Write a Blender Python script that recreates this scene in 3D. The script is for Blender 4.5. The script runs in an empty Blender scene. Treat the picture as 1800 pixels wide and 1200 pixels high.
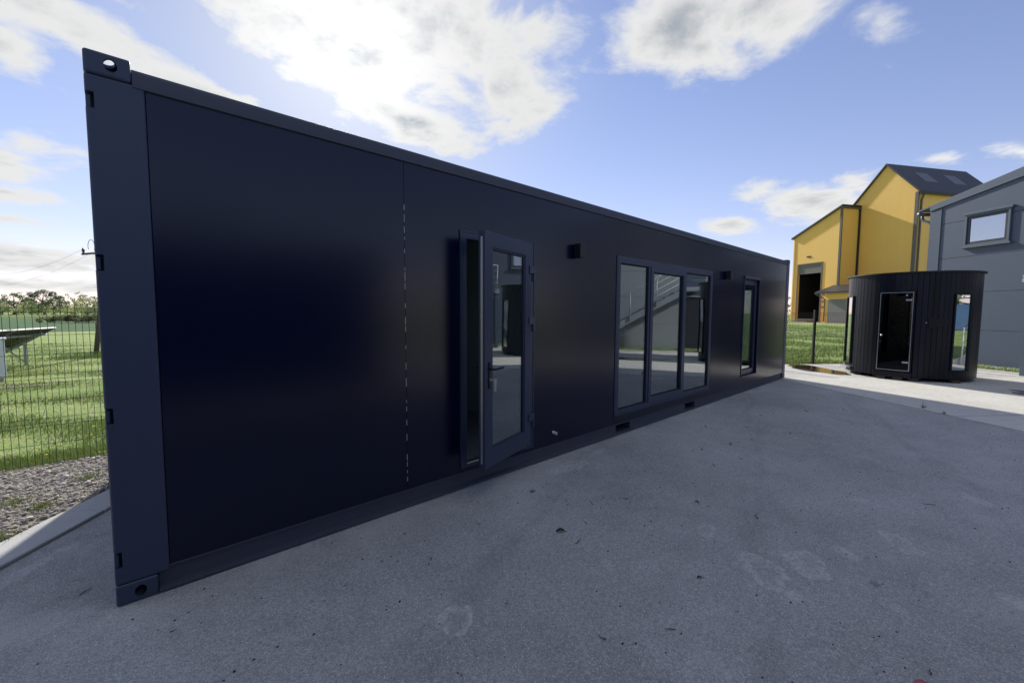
import bpy, bmesh, math, random
import numpy as np
from mathutils import Vector, Matrix

random.seed(7)
rng = np.random.default_rng(7)
S = bpy.context.scene
COL = S.collection
R = math.radians

# ------------------------------------------------------------------ camera
cam = bpy.data.cameras.new('camera')
cam_o = bpy.data.objects.new('camera', cam)
COL.objects.link(cam_o)
YAW, PIT, ROL = 0.8213289615, -0.0691114467, 0.0045464353
F = Vector((math.cos(YAW) * math.cos(PIT), math.sin(YAW) * math.cos(PIT), math.sin(PIT)))
RT = Vector((math.sin(YAW), -math.cos(YAW), 0))
UP = RT.cross(F)
R2 = RT * math.cos(ROL) + UP * math.sin(ROL)
U2 = -RT * math.sin(ROL) + UP * math.cos(ROL)
M = Matrix((R2, U2, -F)).transposed().to_4x4()
M.translation = (0.0706467, -3.0433169, 1.6006702)
cam_o.matrix_world = M
cam.sensor_width = 36.0
cam.lens = 744.866 / 1800 * 36.0
cam.clip_start = 0.05
cam.clip_end = 3000
S.camera = cam_o

# ------------------------------------------------------------------ exposure
S.view_settings.view_transform = 'Standard'
S.view_settings.look = 'None'
S.view_settings.exposure = 1.12
S.view_settings.gamma = 1.0
S.view_settings.use_curve_mapping = False

SUN_AZ, SUN_EL = 67.5, 29.8

# ------------------------------------------------------------------ world
W = bpy.data.worlds.new('World')
S.world = W
W.use_nodes = True


class NT:
    """small helper for writing node trees"""
    def __init__(s, tree):
        s.t = tree
        s.t.nodes.clear()

    def n(s, typ, **kw):
        nd = s.t.nodes.new(typ)
        for k, v in kw.items():
            setattr(nd, k, v)
        return nd

    def l(s, a, b):
        s.t.links.new(a, b)

    def inp(s, sock, v):
        if v is None:
            return
        if isinstance(v, bpy.types.NodeSocket):
            s.l(v, sock)
        else:
            sock.default_value = v

    def math(s, op, a, b=None, c=None, clamp=False):
        nd = s.n('ShaderNodeMath', operation=op, use_clamp=clamp)
        s.inp(nd.inputs[0], a)
        s.inp(nd.inputs[1], b)
        s.inp(nd.inputs[2], c)
        return nd.outputs[0]

    def mix(s, f, a, b, typ='RGBA', blend='MIX'):
        nd = s.n('ShaderNodeMix', data_type=typ)
        if typ == 'RGBA':
            nd.blend_type = blend
        i = {'FLOAT': (0, 2, 3, 0), 'RGBA': (0, 6, 7, 2)}[typ]
        for k, v in zip(i[:3], (f, a, b)):
            if isinstance(v, tuple) and len(v) == 3:
                v = (*v, 1)
            s.inp(nd.inputs[k], v)
        return nd.outputs[i[3]]

    def ramp(s, f, a, b, c=0.0, d=1.0, smooth=True):
        nd = s.n('ShaderNodeMapRange', interpolation_type='SMOOTHSTEP' if smooth else 'LINEAR')
        s.inp(nd.inputs[0], f)
        for k, v in zip((1, 2, 3, 4), (a, b, c, d)):
            s.inp(nd.inputs[k], v)
        return nd.outputs[0]

    def noise(s, vec, scale, detail=4.0, rough=0.55, dist=0.0):
        nd = s.n('ShaderNodeTexNoise')
        s.inp(nd.inputs['Vector'], vec)
        s.inp(nd.inputs['Scale'], scale)
        nd.inputs['Detail'].default_value = detail
        nd.inputs['Roughness'].default_value = rough
        nd.inputs['Distortion'].default_value = dist
        return nd.outputs[0]

    def mapping(s, vec, loc=(0, 0, 0), rot=(0, 0, 0), scale=(1, 1, 1), typ='POINT'):
        nd = s.n('ShaderNodeMapping', vector_type=typ)
        s.inp(nd.inputs[0], vec)
        nd.inputs[1].default_value = loc
        nd.inputs[2].default_value = rot
        nd.inputs[3].default_value = scale
        return nd.outputs[0]

    def vlen(s, v):
        nd = s.n('ShaderNodeVectorMath', operation='LENGTH')
        s.l(v, nd.inputs[0])
        return nd.outputs['Value']


w = NT(W.node_tree)
sky = w.n('ShaderNodeTexSky', sky_type='NISHITA')
sky.sun_disc = False
sky.sun_elevation = R(SUN_EL)
sky.sun_rotation = R(90.0 - SUN_AZ)
sky.air_density = 1.0
sky.dust_density = 0.0
sky.ozone_density = 2.2
# soften the glare round the sun so the blue between the clouds holds
kden = w.n('ShaderNodeVectorMath', operation='MULTIPLY_ADD')
w.l(sky.outputs[0], kden.inputs[0])
kden.inputs[1].default_value = (0.060, 0.060, 0.060)
kden.inputs[2].default_value = (1, 1, 1)
kdiv = w.n('ShaderNodeVectorMath', operation='DIVIDE')
w.l(sky.outputs[0], kdiv.inputs[0])
w.l(kden.outputs[0], kdiv.inputs[1])
tint = w.mix(1.0, kdiv.outputs[0], (0.94, 0.80, 0.92), blend='MULTIPLY')
bg_sky = w.n('ShaderNodeBackground')
w.l(tint, bg_sky.inputs[0])
bg_sky.inputs[1].default_value = 0.10
tc = w.n('ShaderNodeTexCoord')
D = tc.outputs['Generated']
sep = w.n('ShaderNodeSeparateXYZ')
w.l(D, sep.inputs[0])
az = w.math('MULTIPLY', w.math('ARCTAN2', sep.outputs[1], sep.outputs[0]), 180 / math.pi)
el = w.math('MULTIPLY', w.math('ARCSINE', sep.outputs[2]), 180 / math.pi)
cmb = w.n('ShaderNodeCombineXYZ')
w.l(az, cmb.inputs[0])
w.l(el, cmb.inputs[1])
AE = cmb.outputs[0]
# flat cloud-deck coordinates for the noise
den = w.math('ADD', w.math('MAXIMUM', sep.outputs[2], 0.0), 0.16)
cp = w.n('ShaderNodeCombineXYZ')
w.l(w.math('DIVIDE', sep.outputs[0], den), cp.inputs[0])
w.l(w.math('DIVIDE', sep.outputs[1], den), cp.inputs[1])
DECK = cp.outputs[0]
n1 = w.noise(DECK, 3.1, 9.0, 0.60, 0.35)
n2 = w.noise(DECK, 1.3, 3.0, 0.5)
n3 = w.noise(w.mapping(DECK, (3.7, 1.2, 0)), 6.5, 6.0, 0.62, 0.5)
# where the cloud banks lie: (azimuth, elevation, half width, half height, tilt, weight)
BANKS = [
    (78, 31.5, 15, 5.0, 8, 1.0), (67, 28.5, 14, 6.5, 10, 1.1), (56.5, 30.5, 15, 7.5, 0, 1.15), (47.5, 26.6, 8, 5.2, 0, 1.05),
    (60, 23.0, 10, 3.6, 14, 0.95), (66, 40, 24, 8, 0, 0.8),
    (26.5, 31.5, 7.8, 5.4, 4, 1.1), (18.0, 30.6, 8, 5.0, -6, 1.05), (24, 28.6, 7, 3.0, 6, 0.9), (20, 38, 14, 6, 0, 0.8),
    (93.5, 24.2, 9.5, 3.2, 14, 1.0), (97, 21.4, 7, 2.2, 10, 0.95), (82.5, 21.4, 9.5, 2.8, 12, 1.05), (88.5, 22.6, 5, 1.8, 20, 0.7), (91, 28.5, 8, 2.2, 12, 0.55),
    (97, 12.6, 6.0, 2.4, -10, 0.9), (97, 9.9, 7, 1.2, -6, 0.7), (97, 7.7, 8, 0.7, -2, 0.55),
    (99, 4.5, 17, 1.6, 0, 0.9), (96, 2.2, 22, 1.0, 0, 0.75), (70, 4.0, 18, 2.0, 0, 0.7),
    (12.8, 12.0, 6.5, 2.7, 12, 0.95), (20.3, 10.3, 4.2, 1.7, 10, 0.75), (8.8, 13.2, 3.6, 1.6, 10, 0.8),
    (7.6, 26.8, 8.0, 4.0, 30, 0.26), (-2.5, 13.6, 3.6, 1.0, 14, 0.7), (2.2, 14.2, 3.2, 1.0, 12, 0.45),
]
B = None
for a, e, ra, re, ti, wt in BANKS:
    L = w.vlen(w.mapping(AE, (a, e, 0), (0, 0, R(ti)), (ra, re, 1), 'TEXTURE'))
    v = w.math('SUBTRACT', wt, w.math('MINIMUM', L, 2.4))
    B = v if B is None else w.math('SMOOTH_MAX', B, v, 0.25)
# the rest of the sky, out of the picture: broken cumulus added for fill light
azd = w.math('ABSOLUTE', w.math('SUBTRACT', w.math('WRAP', az, 227.0, -133.0), 47.0))
out_v = w.math('MAXIMUM', w.math('MULTIPLY', w.ramp(azd, 58, 75), w.ramp(el, 32, 46)), w.ramp(el, 38, 50))
B2 = w.math('SUBTRACT', w.math('MULTIPLY', w.math('SUBTRACT', n2, 0.50), 4.0), w.math('MULTIPLY_ADD', out_v, -2.2, 2.2))
B = w.math('MAXIMUM', B, w.math('MULTIPLY', B2, 1.0))
nn = w.math('ADD', w.math('MULTIPLY', w.math('SUBTRACT', n1, 0.5), 2.3), w.math('MULTIPLY', w.math('SUBTRACT', n3, 0.5), 1.0))
dens = w.math('ADD', B, nn)
cover = w.ramp(dens, -0.16, 0.56)
# thin veil of high cloud that scatters the light round the sun
core = w.ramp(dens, 0.40, 1.3)
# cumulus: white rims, greyer thick middles, brighter at the sun and, as fill, opposite
SDIR = (math.cos(R(SUN_AZ)) * math.cos(R(SUN_EL)), math.sin(R(SUN_AZ)) * math.cos(R(SUN_EL)), math.sin(R(SUN_EL)))
dt = w.n('ShaderNodeVectorMath', operation='DOT_PRODUCT')
w.l(D, dt.inputs[0])
dt.inputs[1].default_value = SDIR
ang = w.math('MULTIPLY', w.math('ARCCOSINE', dt.outputs['Value']), 180 / math.pi)
glow = w.math('POWER', w.ramp(ang, 0, 22, 1, 0), 1.8)
cover = w.math('MAXIMUM', cover, w.math('MULTIPLY', w.math('POWER', w.ramp(ang, 2, 38, 1, 0), 1.6), 0.62))
shade = w.ramp(w.noise(w.mapping(DECK, (1.1, 4.4, 0)), 4.2, 7.0, 0.6, 0.4), 0.38, 0.66)
body = w.math('MULTIPLY', core, w.math('MULTIPLY_ADD', shade, 0.85, 0.15))
ccol = w.mix(body, (0.92, 0.92, 0.90), (0.42, 0.46, 0.51))
bg_cl = w.n('ShaderNodeBackground')
w.l(ccol, bg_cl.inputs[0])
w.l(w.math('ADD', w.math('MULTIPLY_ADD', glow, 0.17, 0.42), w.math('MULTIPLY', w.ramp(ang, 50, 130), 0.45)), bg_cl.inputs[1])
mx = w.n('ShaderNodeMixShader')
w.l(w.math('MULTIPLY', cover, 0.97), mx.inputs[0])
w.l(bg_sky.outputs[0], mx.inputs[1])
w.l(bg_cl.outputs[0], mx.inputs[2])
wo = w.n('ShaderNodeOutputWorld')
w.l(mx.outputs[0], wo.inputs[0])

# ------------------------------------------------------------------ sun
sl = bpy.data.lights.new('sun', 'SUN')
sl.energy = 3.1
sl.angle = R(2.0)
sl.color = (1.0, 0.95, 0.86)
sun = bpy.data.objects.new('sun', sl)
COL.objects.link(sun)
sun.rotation_euler = Vector(SDIR).to_track_quat('Z', 'Y').to_euler()
sun.location = (0, 0, 30)


# ------------------------------------------------------------------ materials
def newmat(name):
    m = bpy.data.materials.new(name)
    m.use_nodes = True
    t = NT(m.node_tree)
    out = t.n('ShaderNodeOutputMaterial')
    return m, t, out


def pmat(name, col, rough=0.6, metal=0.0, ior=1.45, var=0.12, vscale=3.0, bump=0.0, bscale=200.0, fine=0.0, fscale=60.0,
         dirt=None, dirt_amt=0.0, dscale=1.5, stretch=(1, 1, 1), objrand=0.0, rvar=0.0):
    m, t, out = newmat(name)
    p = t.n('ShaderNodeBsdfPrincipled')
    t.l(p.outputs[0], out.inputs[0])
    g = t.n('ShaderNodeNewGeometry')
    P = t.mapping(g.outputs['Position'], scale=stretch)
    c = (*col, 1)
    nz = t.noise(P, vscale, 5.0, 0.6)
    k = t.math('MULTIPLY_ADD', t.math('SUBTRACT', nz, 0.5), 2 * var, 1.0)
    if fine:
        k = t.math('MULTIPLY', k, t.math('MULTIPLY_ADD', t.math('SUBTRACT', t.noise(P, fscale, 3.0, 0.6), 0.5), 2 * fine, 1.0))
    if objrand:
        oi = t.n('ShaderNodeObjectInfo')
        k = t.math('MULTIPLY', k, t.math('MULTIPLY_ADD', t.math('SUBTRACT', oi.outputs['Random'], 0.5), 2 * objrand, 1.0))
    sc = t.n('ShaderNodeVectorMath', operation='SCALE')
    sc.inputs[0].default_value = col
    t.l(k, sc.inputs['Scale'])
    colr = sc.outputs[0]
    if dirt:
        dn = t.ramp(t.noise(P, dscale, 6.0, 0.65, 0.3), 0.48, 0.75)
        colr = t.mix(t.math('MULTIPLY', dn, dirt_amt), colr, dirt)
    t.l(colr, p.inputs['Base Color'])
    p.inputs['Metallic'].default_value = metal
    p.inputs['IOR'].default_value = ior
    if rvar:
        t.l(t.math('MULTIPLY_ADD', t.math('SUBTRACT', t.noise(P, 2.2, 6.0, 0.65), 0.5), 2 * rvar, rough), p.inputs['Roughness'])
    else:
        p.inputs['Roughness'].default_value = rough
    if bump:
        b = t.n('ShaderNodeBump')
        b.inputs['Strength'].default_value = 1.0
        b.inputs['Distance'].default_value = bump
        t.l(t.noise(P, bscale, 3.0, 0.6), b.inputs['Height'])
        t.l(b.outputs[0], p.inputs['Normal'])
    return m


def glassmat(name, tint=(0.72, 0.78, 0.78), lo=0.075, hi=0.7):
    m, t, out = newmat(name)
    tr = t.n('ShaderNodeBsdfTransparent')
    tr.inputs[0].default_value = (*tint, 1)
    gl = t.n('ShaderNodeBsdfGlossy')
    gl.inputs['Roughness'].default_value = 0.0
    gl.inputs[0].default_value = (0.93, 0.97, 1.0, 1)
    lw = t.n('ShaderNodeLayerWeight')
    lw.inputs[0].default_value = 0.5
    g = t.n('ShaderNodeNewGeometry')
    f = t.math('ADD', t.math('MULTIPLY', t.math('POWER', lw.outputs['Facing'], 2.0), hi - lo), lo)
    # slight float-glass unevenness
    b = t.n('ShaderNodeBump')
    b.inputs['Distance'].default_value = 0.0009
    t.l(t.noise(g.outputs['Position'], 1.7, 1.0, 0.4), b.inputs['Height'])
    t.l(b.outputs[0], gl.inputs['Normal'])
    sm = t.noise(t.mapping(g.outputs['Position'], scale=(3, 3, 0.7)), 2.4, 6.0, 0.7, 0.6)
    t.l(t.ramp(sm, 0.50, 0.80, 0.0, 0.06), gl.inputs['Roughness'])
    mx = t.n('ShaderNodeMixShader')
    t.l(f, mx.inputs[0])
    t.l(tr.outputs[0], mx.inputs[1])
    t.l(gl.outputs[0], mx.inputs[2])
    t.l(mx.outputs[0], out.inputs[0])
    return m


MAT = {}
MAT['frame_steel'] = pmat('anthracite_painted_steel', (0.036, 0.048, 0.086), 0.42, var=0.10, vscale=2.0, bump=0.0004, bscale=260, fine=0.05, rvar=0.06)
MAT['rail_steel'] = pmat('anthracite_rail_steel', (0.050, 0.057, 0.082), 0.58, var=0.10, vscale=2.0, bump=0.0003, bscale=220, rvar=0.06,
                         dirt=(0.07, 0.068, 0.062), dirt_amt=0.25, dscale=5)
MAT['panel'] = pmat('dark_coated_sheet', (0.0010, 0.0036, 0.0215), 0.22, ior=1.45, var=0.06, vscale=0.8, rvar=0.03)
MAT['pvc'] = pmat('anthracite_window_profile', (0.030, 0.040, 0.080), 0.34, var=0.05, vscale=4)
MAT['seal'] = pmat('black_rubber', (0.008, 0.008, 0.009), 0.7)
MAT['black'] = pmat('black_plastic', (0.007, 0.008, 0.011), 0.45)
MAT['alu'] = pmat('brushed_aluminium', (0.55, 0.56, 0.58), 0.32, metal=1.0, stretch=(1, 1, 8))
MAT['galv'] = pmat('galvanised_steel', (0.34, 0.36, 0.38), 0.55, metal=0.35, var=0.2, vscale=14)
MAT['lining'] = pmat('pale_wall_lining', (0.27, 0.31, 0.34), 0.6, var=0.05)
MAT['vinyl'] = pmat('grey_floor_vinyl', (0.20, 0.21, 0.22), 0.45, var=0.1, vscale=8)
MAT['white_pvc'] = pmat('white_pipe_plastic', (0.72, 0.72, 0.70), 0.4, var=0.04)
MAT['seam_sliver'] = pmat('pale_seam_sliver', (0.42, 0.42, 0.42), 0.35, var=0.2, vscale=40)
MAT['glass'] = glassmat('window_glass', lo=0.10, hi=0.80)
MAT['glass_dark'] = glassmat('smoked_glass', (0.16, 0.16, 0.17), 0.05, 0.6)
MAT['glass_mirror'] = glassmat('coated_glass', (0.35, 0.37, 0.38), 0.48, 0.85)
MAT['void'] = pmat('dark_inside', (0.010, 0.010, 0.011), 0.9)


# ------------------------------------------------------------------ mesh helpers
class MB:
    def __init__(s):
        s.v, s.f = [], []

    def add(s, vs, fs):
        o = len(s.v)
        s.v += [tuple(p) for p in vs]
        s.f += [tuple(i + o for i in f) for f in fs]
        return s

    def box(s, x0, y0, z0, x1, y1, z1):
        x0, x1 = min(x0, x1), max(x0, x1)
        y0, y1 = min(y0, y1), max(y0, y1)
        z0, z1 = min(z0, z1), max(z0, z1)
        vs = [(x0, y0, z0), (x1, y0, z0), (x1, y1, z0), (x0, y1, z0), (x0, y0, z1), (x1, y0, z1), (x1, y1, z1), (x0, y1, z1)]
        return s.add(vs, [(0, 3, 2, 1), (4, 5, 6, 7), (0, 1, 5, 4), (1, 2, 6, 5), (2, 3, 7, 6), (3, 0, 4, 7)])

    def prism(s, poly, a, b, axis):
        """poly of 2-D points (counter-clockwise), extruded a..b along axis"""
        n = len(poly)

        def P(p, t):
            return {'x': (t, p[0], p[1]), 'y': (p[0], t, p[1]), 'z': (p[0], p[1], t)}[axis]
        vs = [P(p, a) for p in poly] + [P(p, b) for p in poly]
        fs = [tuple(range(n))[::-1], tuple(range(n, 2 * n))]
        fs += [(i, (i + 1) % n, n + (i + 1) % n, n + i) for i in range(n)]
        if axis == 'y':
            fs = [f[::-1] for f in fs]
        return s.add(vs, fs)

    def tube(s, pts, r, n=8, cap=True):
        pts = [Vector(p) for p in pts]
        rs = r if isinstance(r, (list, tuple)) else [r] * len(pts)
        vs, fs = [], []
        ref = None
        for i, p in enumerate(pts):
            d = (pts[min(i + 1, len(pts) - 1)] - pts[max(i - 1, 0)]).normalized()
            if ref is None:
                ref = d.orthogonal().normalized()
            a = (ref - d * ref.dot(d)).normalized()
            ref = a
            b = d.cross(a)
            for k in range(n):
                t = 2 * math.pi * k / n
                vs.append(p + (a * math.cos(t) + b * math.sin(t)) * rs[i])
        for i in range(len(pts) - 1):
            for k in range(n):
                k2 = (k + 1) % n
                fs.append((i * n + k, i * n + k2, (i + 1) * n + k2, (i + 1) * n + k))
        if cap:
            fs.append(tuple(range(n))[::-1])
            fs.append(tuple((len(pts) - 1) * n + k for k in range(n)))
        return s.add(vs, fs)

    def sheet(s, x0, x1, z0, z1, holes, y0, y1):
        """upright sheet in the XZ plane with rectangular holes (hx0,hx1,hz0,hz1), faces at y0 (front) and y1"""
        xs = sorted({x0, x1, *[h[0] for h in holes], *[h[1] for h in holes]})
        zs = sorted({z0, z1, *[h[2] for h in holes], *[h[3] for h in holes]})
        xs = [x for x in xs if x0 <= x <= x1]
        zs = [z for z in zs if z0 <= z <= z1]
        nx, nz = len(xs) - 1, len(zs) - 1

        def solid(i, j):
            if not (0 <= i < nx and 0 <= j < nz):
                return False
            cx, cz = (xs[i] + xs[i + 1]) / 2, (zs[j] + zs[j + 1]) / 2
            return not any(h[0] < cx < h[1] and h[2] < cz < h[3] for h in holes)
        for i in range(nx):
            for j in range(nz):
                if not solid(i, j):
                    continue
                a, b, c, d = xs[i], xs[i + 1], zs[j], zs[j + 1]
                s.add([(a, y0, c), (b, y0, c), (b, y0, d), (a, y0, d)], [(0, 1, 2, 3)])
                s.add([(a, y1, c), (b, y1, c), (b, y1, d), (a, y1, d)], [(3, 2, 1, 0)])
                if not solid(i - 1, j):
                    s.add([(a, y0, c), (a, y0, d), (a, y1, d), (a, y1, c)], [(0, 1, 2, 3)])
                if not solid(i + 1, j):
                    s.add([(b, y0, c), (b, y0, d), (b, y1, d), (b, y1, c)], [(3, 2, 1, 0)])
                if not solid(i, j - 1):
                    s.add([(a, y0, c), (b, y0, c), (b, y1, c), (a, y1, c)], [(3, 2, 1, 0)])
                if not solid(i, j + 1):
                    s.add([(a, y0, d), (b, y0, d), (b, y1, d), (a, y1, d)], [(0, 1, 2, 3)])
        return s

    def xf(s, m):
        s.v = [tuple(m @ Vector(p)) for p in s.v]
        return s

    def mesh(s, name, mat, smooth=False):
        me = bpy.data.meshes.new(name)
        me.from_pydata(s.v, [], s.f)
        me.update()
        if mat:
            me.materials.append(mat)
        if smooth:
            for p in me.polygons:
                p.use_smooth = True
        return me

    def build(s, name, mat, parent=None, bevel=0.0, smooth=False, seg=2, weld=False):
        me = s.mesh(name, mat, smooth)
        if weld:
            bm = bmesh.new()
            bm.from_mesh(me)
            bmesh.ops.remove_doubles(bm, verts=bm.verts, dist=1e-5)
            bm.to_mesh(me)
            bm.free()
        o = link(name, me, parent)
        if bevel:
            b = o.modifiers.new('bevel', 'BEVEL')
            b.width = bevel
            b.segments = seg
            b.limit_method = 'ANGLE'
            b.angle_limit = R(35)
            for p in me.polygons:
                p.use_smooth = True
            b.harden_normals = True
        return o


def link(name, data, parent=None):
    o = bpy.data.objects.new(name, data)
    COL.objects.link(o)
    if parent:
        o.parent = parent
    return o


def tag(o, label, cat, group=None):
    o['label'] = label
    o['category'] = cat
    if group:
        o['group'] = group
    return o


def thing(name, loc, rz, label, cat, group=None):
    o = link(name, None)
    o.location = loc
    o.rotation_euler = (0, 0, rz)
    return tag(o, label, cat, group)


def structure(o):
    o['kind'] = 'structure'
    return o


def poly_sheet(name, pts, z, mat, thick=0.0):
    mb = MB()
    if thick:
        mb.prism(pts, z - thick, z, 'z')
    else:
        mb.add([(x, y, z) for x, y in pts], [tuple(range(len(pts)))])
    return structure(mb.build(name, mat))


def boolean(o, cutters):
    """subtract cutter MBs from object o and keep the plain mesh"""
    tmp = []
    for c in cutters:
        co = c.build('cutter', None)
        md = o.modifiers.new('cut', 'BOOLEAN')
        md.object = co
        md.operation = 'DIFFERENCE'
        md.solver = 'EXACT'
        tmp.append(co)
    bpy.context.view_layer.update()
    dg = bpy.context.evaluated_depsgraph_get()
    me = bpy.data.meshes.new_from_object(o.evaluated_get(dg))
    o.modifiers.clear()
    o.data = me
    for co in tmp:
        bpy.data.objects.remove(co)
    return o


# building frame of reference (grid of the yard): s along the grey wall, off towards the camera
BA = Vector((18.6, -3.75))
DD = Vector((math.cos(R(53)), math.sin(R(53))))
NN = Vector((-DD.y, DD.x))


def so(s_, off):
    p = BA + DD * s_ + NN * off
    return (p.x, p.y)


# ================================================================== SETTING
# ---- asphalt
def asphalt_mat():
    m, t, out = newmat('worn_asphalt')
    p = t.n('ShaderNodeBsdfPrincipled')
    t.l(p.outputs[0], out.inputs[0])
    g = t.n('ShaderNodeNewGeometry')
    P = g.outputs['Position']
    vo = t.n('ShaderNodeTexVoronoi')
    t.l(P, vo.inputs['Vector'])
    vo.inputs['Scale'].default_value = 175
    sp = t.n('ShaderNodeSeparateColor')
    t.l(vo.outputs['Color'], sp.inputs[0])
    r1 = sp.outputs[0]
    light = t.ramp(r1, 0.90, 0.99)
    dark = t.ramp(r1, 0.22, 0.06)
    big = t.noise(P, 0.55, 5, 0.6)
    mid = t.noise(P, 3.2, 6, 0.68, 0.6)
    fin = t.noise(P, 38, 5, 0.72)
    k = t.math('MULTIPLY_ADD', t.math('SUBTRACT', big, 0.5), 0.85, 1.0)
    k = t.math('MULTIPLY', k, t.math('MULTIPLY_ADD', t.math('SUBTRACT', mid, 0.5), 0.50, 1.0))
    k = t.math('MULTIPLY', k, t.math('MULTIPLY_ADD', t.math('SUBTRACT', fin, 0.5), 0.80, 1.0))
    k = t.math('MULTIPLY', k, t.math('MULTIPLY_ADD', t.math('SUBTRACT', sp.outputs[1], 0.5), 0.45, 1.0))
    sc = t.n('ShaderNodeVectorMath', operation='SCALE')
    sc.inputs[0].default_value = (0.360, 0.358, 0.346)
    t.l(k, sc.inputs['Scale'])
    c = sc.outputs[0]
    c = t.mix(t.math('MULTIPLY', light, 0.75), c, (0.62, 0.63, 0.64))
    c = t.mix(t.math('MULTIPLY', dark, 0.30), c, (0.06, 0.06, 0.065))
    # pale dust drifts
    dust = t.ramp(t.noise(P, 1.15, 7, 0.7, 0.5), 0.56, 0.78)
    c = t.mix(t.math('MULTIPLY', dust, 0.45), c, (0.42, 0.41, 0.40))
    # grit and dust gathered along the container foot, faint tyre tracks
    sx_ = t.n('ShaderNodeSeparateXYZ')
    t.l(P, sx_.inputs[0])
    foot = t.math('MULTIPLY', t.ramp(sx_.outputs[1], -0.42, -0.02), t.ramp(t.noise(P, 2.1, 6, 0.7, 0.4), 0.40, 0.68))
    c = t.mix(t.math('MULTIPLY', foot, 0.55), c, (0.52, 0.51, 0.48))
    Pt = t.mapping(P, rot=(0, 0, R(-18)))
    s2 = t.n('ShaderNodeSeparateXYZ')
    t.l(Pt, s2.inputs[0])
    wv = t.math('ADD', s2.outputs[1], t.math('MULTIPLY', t.noise(Pt, 0.25, 2, 0.5), 1.2))
    tr = t.math('ABSOLUTE', t.math('SUBTRACT', t.math('FRACT', t.math('MULTIPLY', wv, 0.62)), 0.5))
    trk = t.math('MULTIPLY', t.ramp(tr, 0.13, 0.03), t.ramp(t.noise(t.mapping(Pt, scale=(0.4, 3, 1)), 1.6, 6, 0.7), 0.42, 0.62))
    c = t.mix(t.math('MULTIPLY', trk, 0.22), c, (0.15, 0.15, 0.16))
    # dried-up puddle rims and spots: (x, y, half width, half depth, turn, ring?, strength)
    wob = t.noise(P, 7.0, 4, 0.6)
    edge = t.noise(P, 26.0, 4, 0.65)
    for x, y, a, b, ti, ring, st in [
            (1.289, -1.309, .125, .10, 0.3, 1, 1.0), (3.198, -1.80, .11, .07, .6, 1, .6), (2.95, -2.27, .21, .13, .75, 1, .75),
            (3.25, -2.42, .17, .11, .7, 1, .75), (3.59, -2.57, .12, .06, .7, 0, .6), (4.02, -2.81, .17, .08, .7, 1, .7),
            (4.68, -2.51, .11, .07, .5, 0, .5), (5.45, -3.18, .14, .08, .7, 0, .7), (3.68, -3.30, .10, .07, .4, 0, .8),
            (2.23, -1.57, .09, .06, .2, 1, .35), (3.44, -0.30, .34, .13, .05, 0, .7), (4.1, -0.22, .16, .07, .1, 0, .6), (4.5, -0.5, .12, .05, .2, 1, .4),
            (7.74, -2.76, .11, .014, .9, 0, .7), (-0.38, 0.86, .30, .07, .93, 0, .55), (3.134, -2.846, .10, .05, .8, 0, .35),
            (1.9, -2.35, .16, .1, .4, 1, .3), (6.3, -2.2, .3, .16, .7, 1, .3), (5.2, -1.6, .2, .12, .7, 1, .3)]:
        L = t.vlen(t.mapping(P, (x, y, 0), (0, 0, ti), (a, b, 1), 'TEXTURE'))
        L = t.math('ADD', L, t.math('MULTIPLY', t.math('SUBTRACT', wob, 0.5), 2.0))
        if ring:
            mk = t.math('MULTIPLY', t.ramp(L, 1.08, 0.86), t.ramp(L, 0.35, 0.9, 0.22, 1.0))
        else:
            mk = t.ramp(L, 1.1, 0.45)
        mk = t.math('MULTIPLY', mk, t.ramp(edge, 0.36, 0.64, 0.05, 1.0))
        c = t.mix(t.math('MULTIPLY', mk, min(1.0, st * 0.95)), c, (0.62, 0.60, 0.575))
    # one old oil spot
    for x, y, a, st in [(2.73, -0.464, .05, .8), (6.5, -1.0, .06, .4), (3.3, -2.75, .05, .4)]:
        L = t.vlen(t.mapping(P, (x, y, 0), (0, 0, .4), (a, a * .7, 1), 'TEXTURE'))
        L = t.math('ADD', L, t.math('MULTIPLY', t.math('SUBTRACT', edge, 0.5), 1.2))
        c = t.mix(t.math('MULTIPLY', t.ramp(L, 1.1, 0.3), st), c, (0.045, 0.042, 0.036))
    t.l(c, p.inputs['Base Color'])
    p.inputs['Roughness'].default_value = 0.74
    p.inputs['IOR'].default_value = 1.42
    b = t.n('ShaderNodeBump')
    b.inputs['Distance'].default_value = 0.0035
    b.inputs['Strength'].default_value = 0.9
    h = t.math('ADD', t.math('MULTIPLY', vo.outputs['Distance'], -0.9), t.math('MULTIPLY', fin, 0.8))
    t.l(h, b.inputs['Height'])
    t.l(b.outputs[0], p.inputs['Normal'])
    return m


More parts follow.
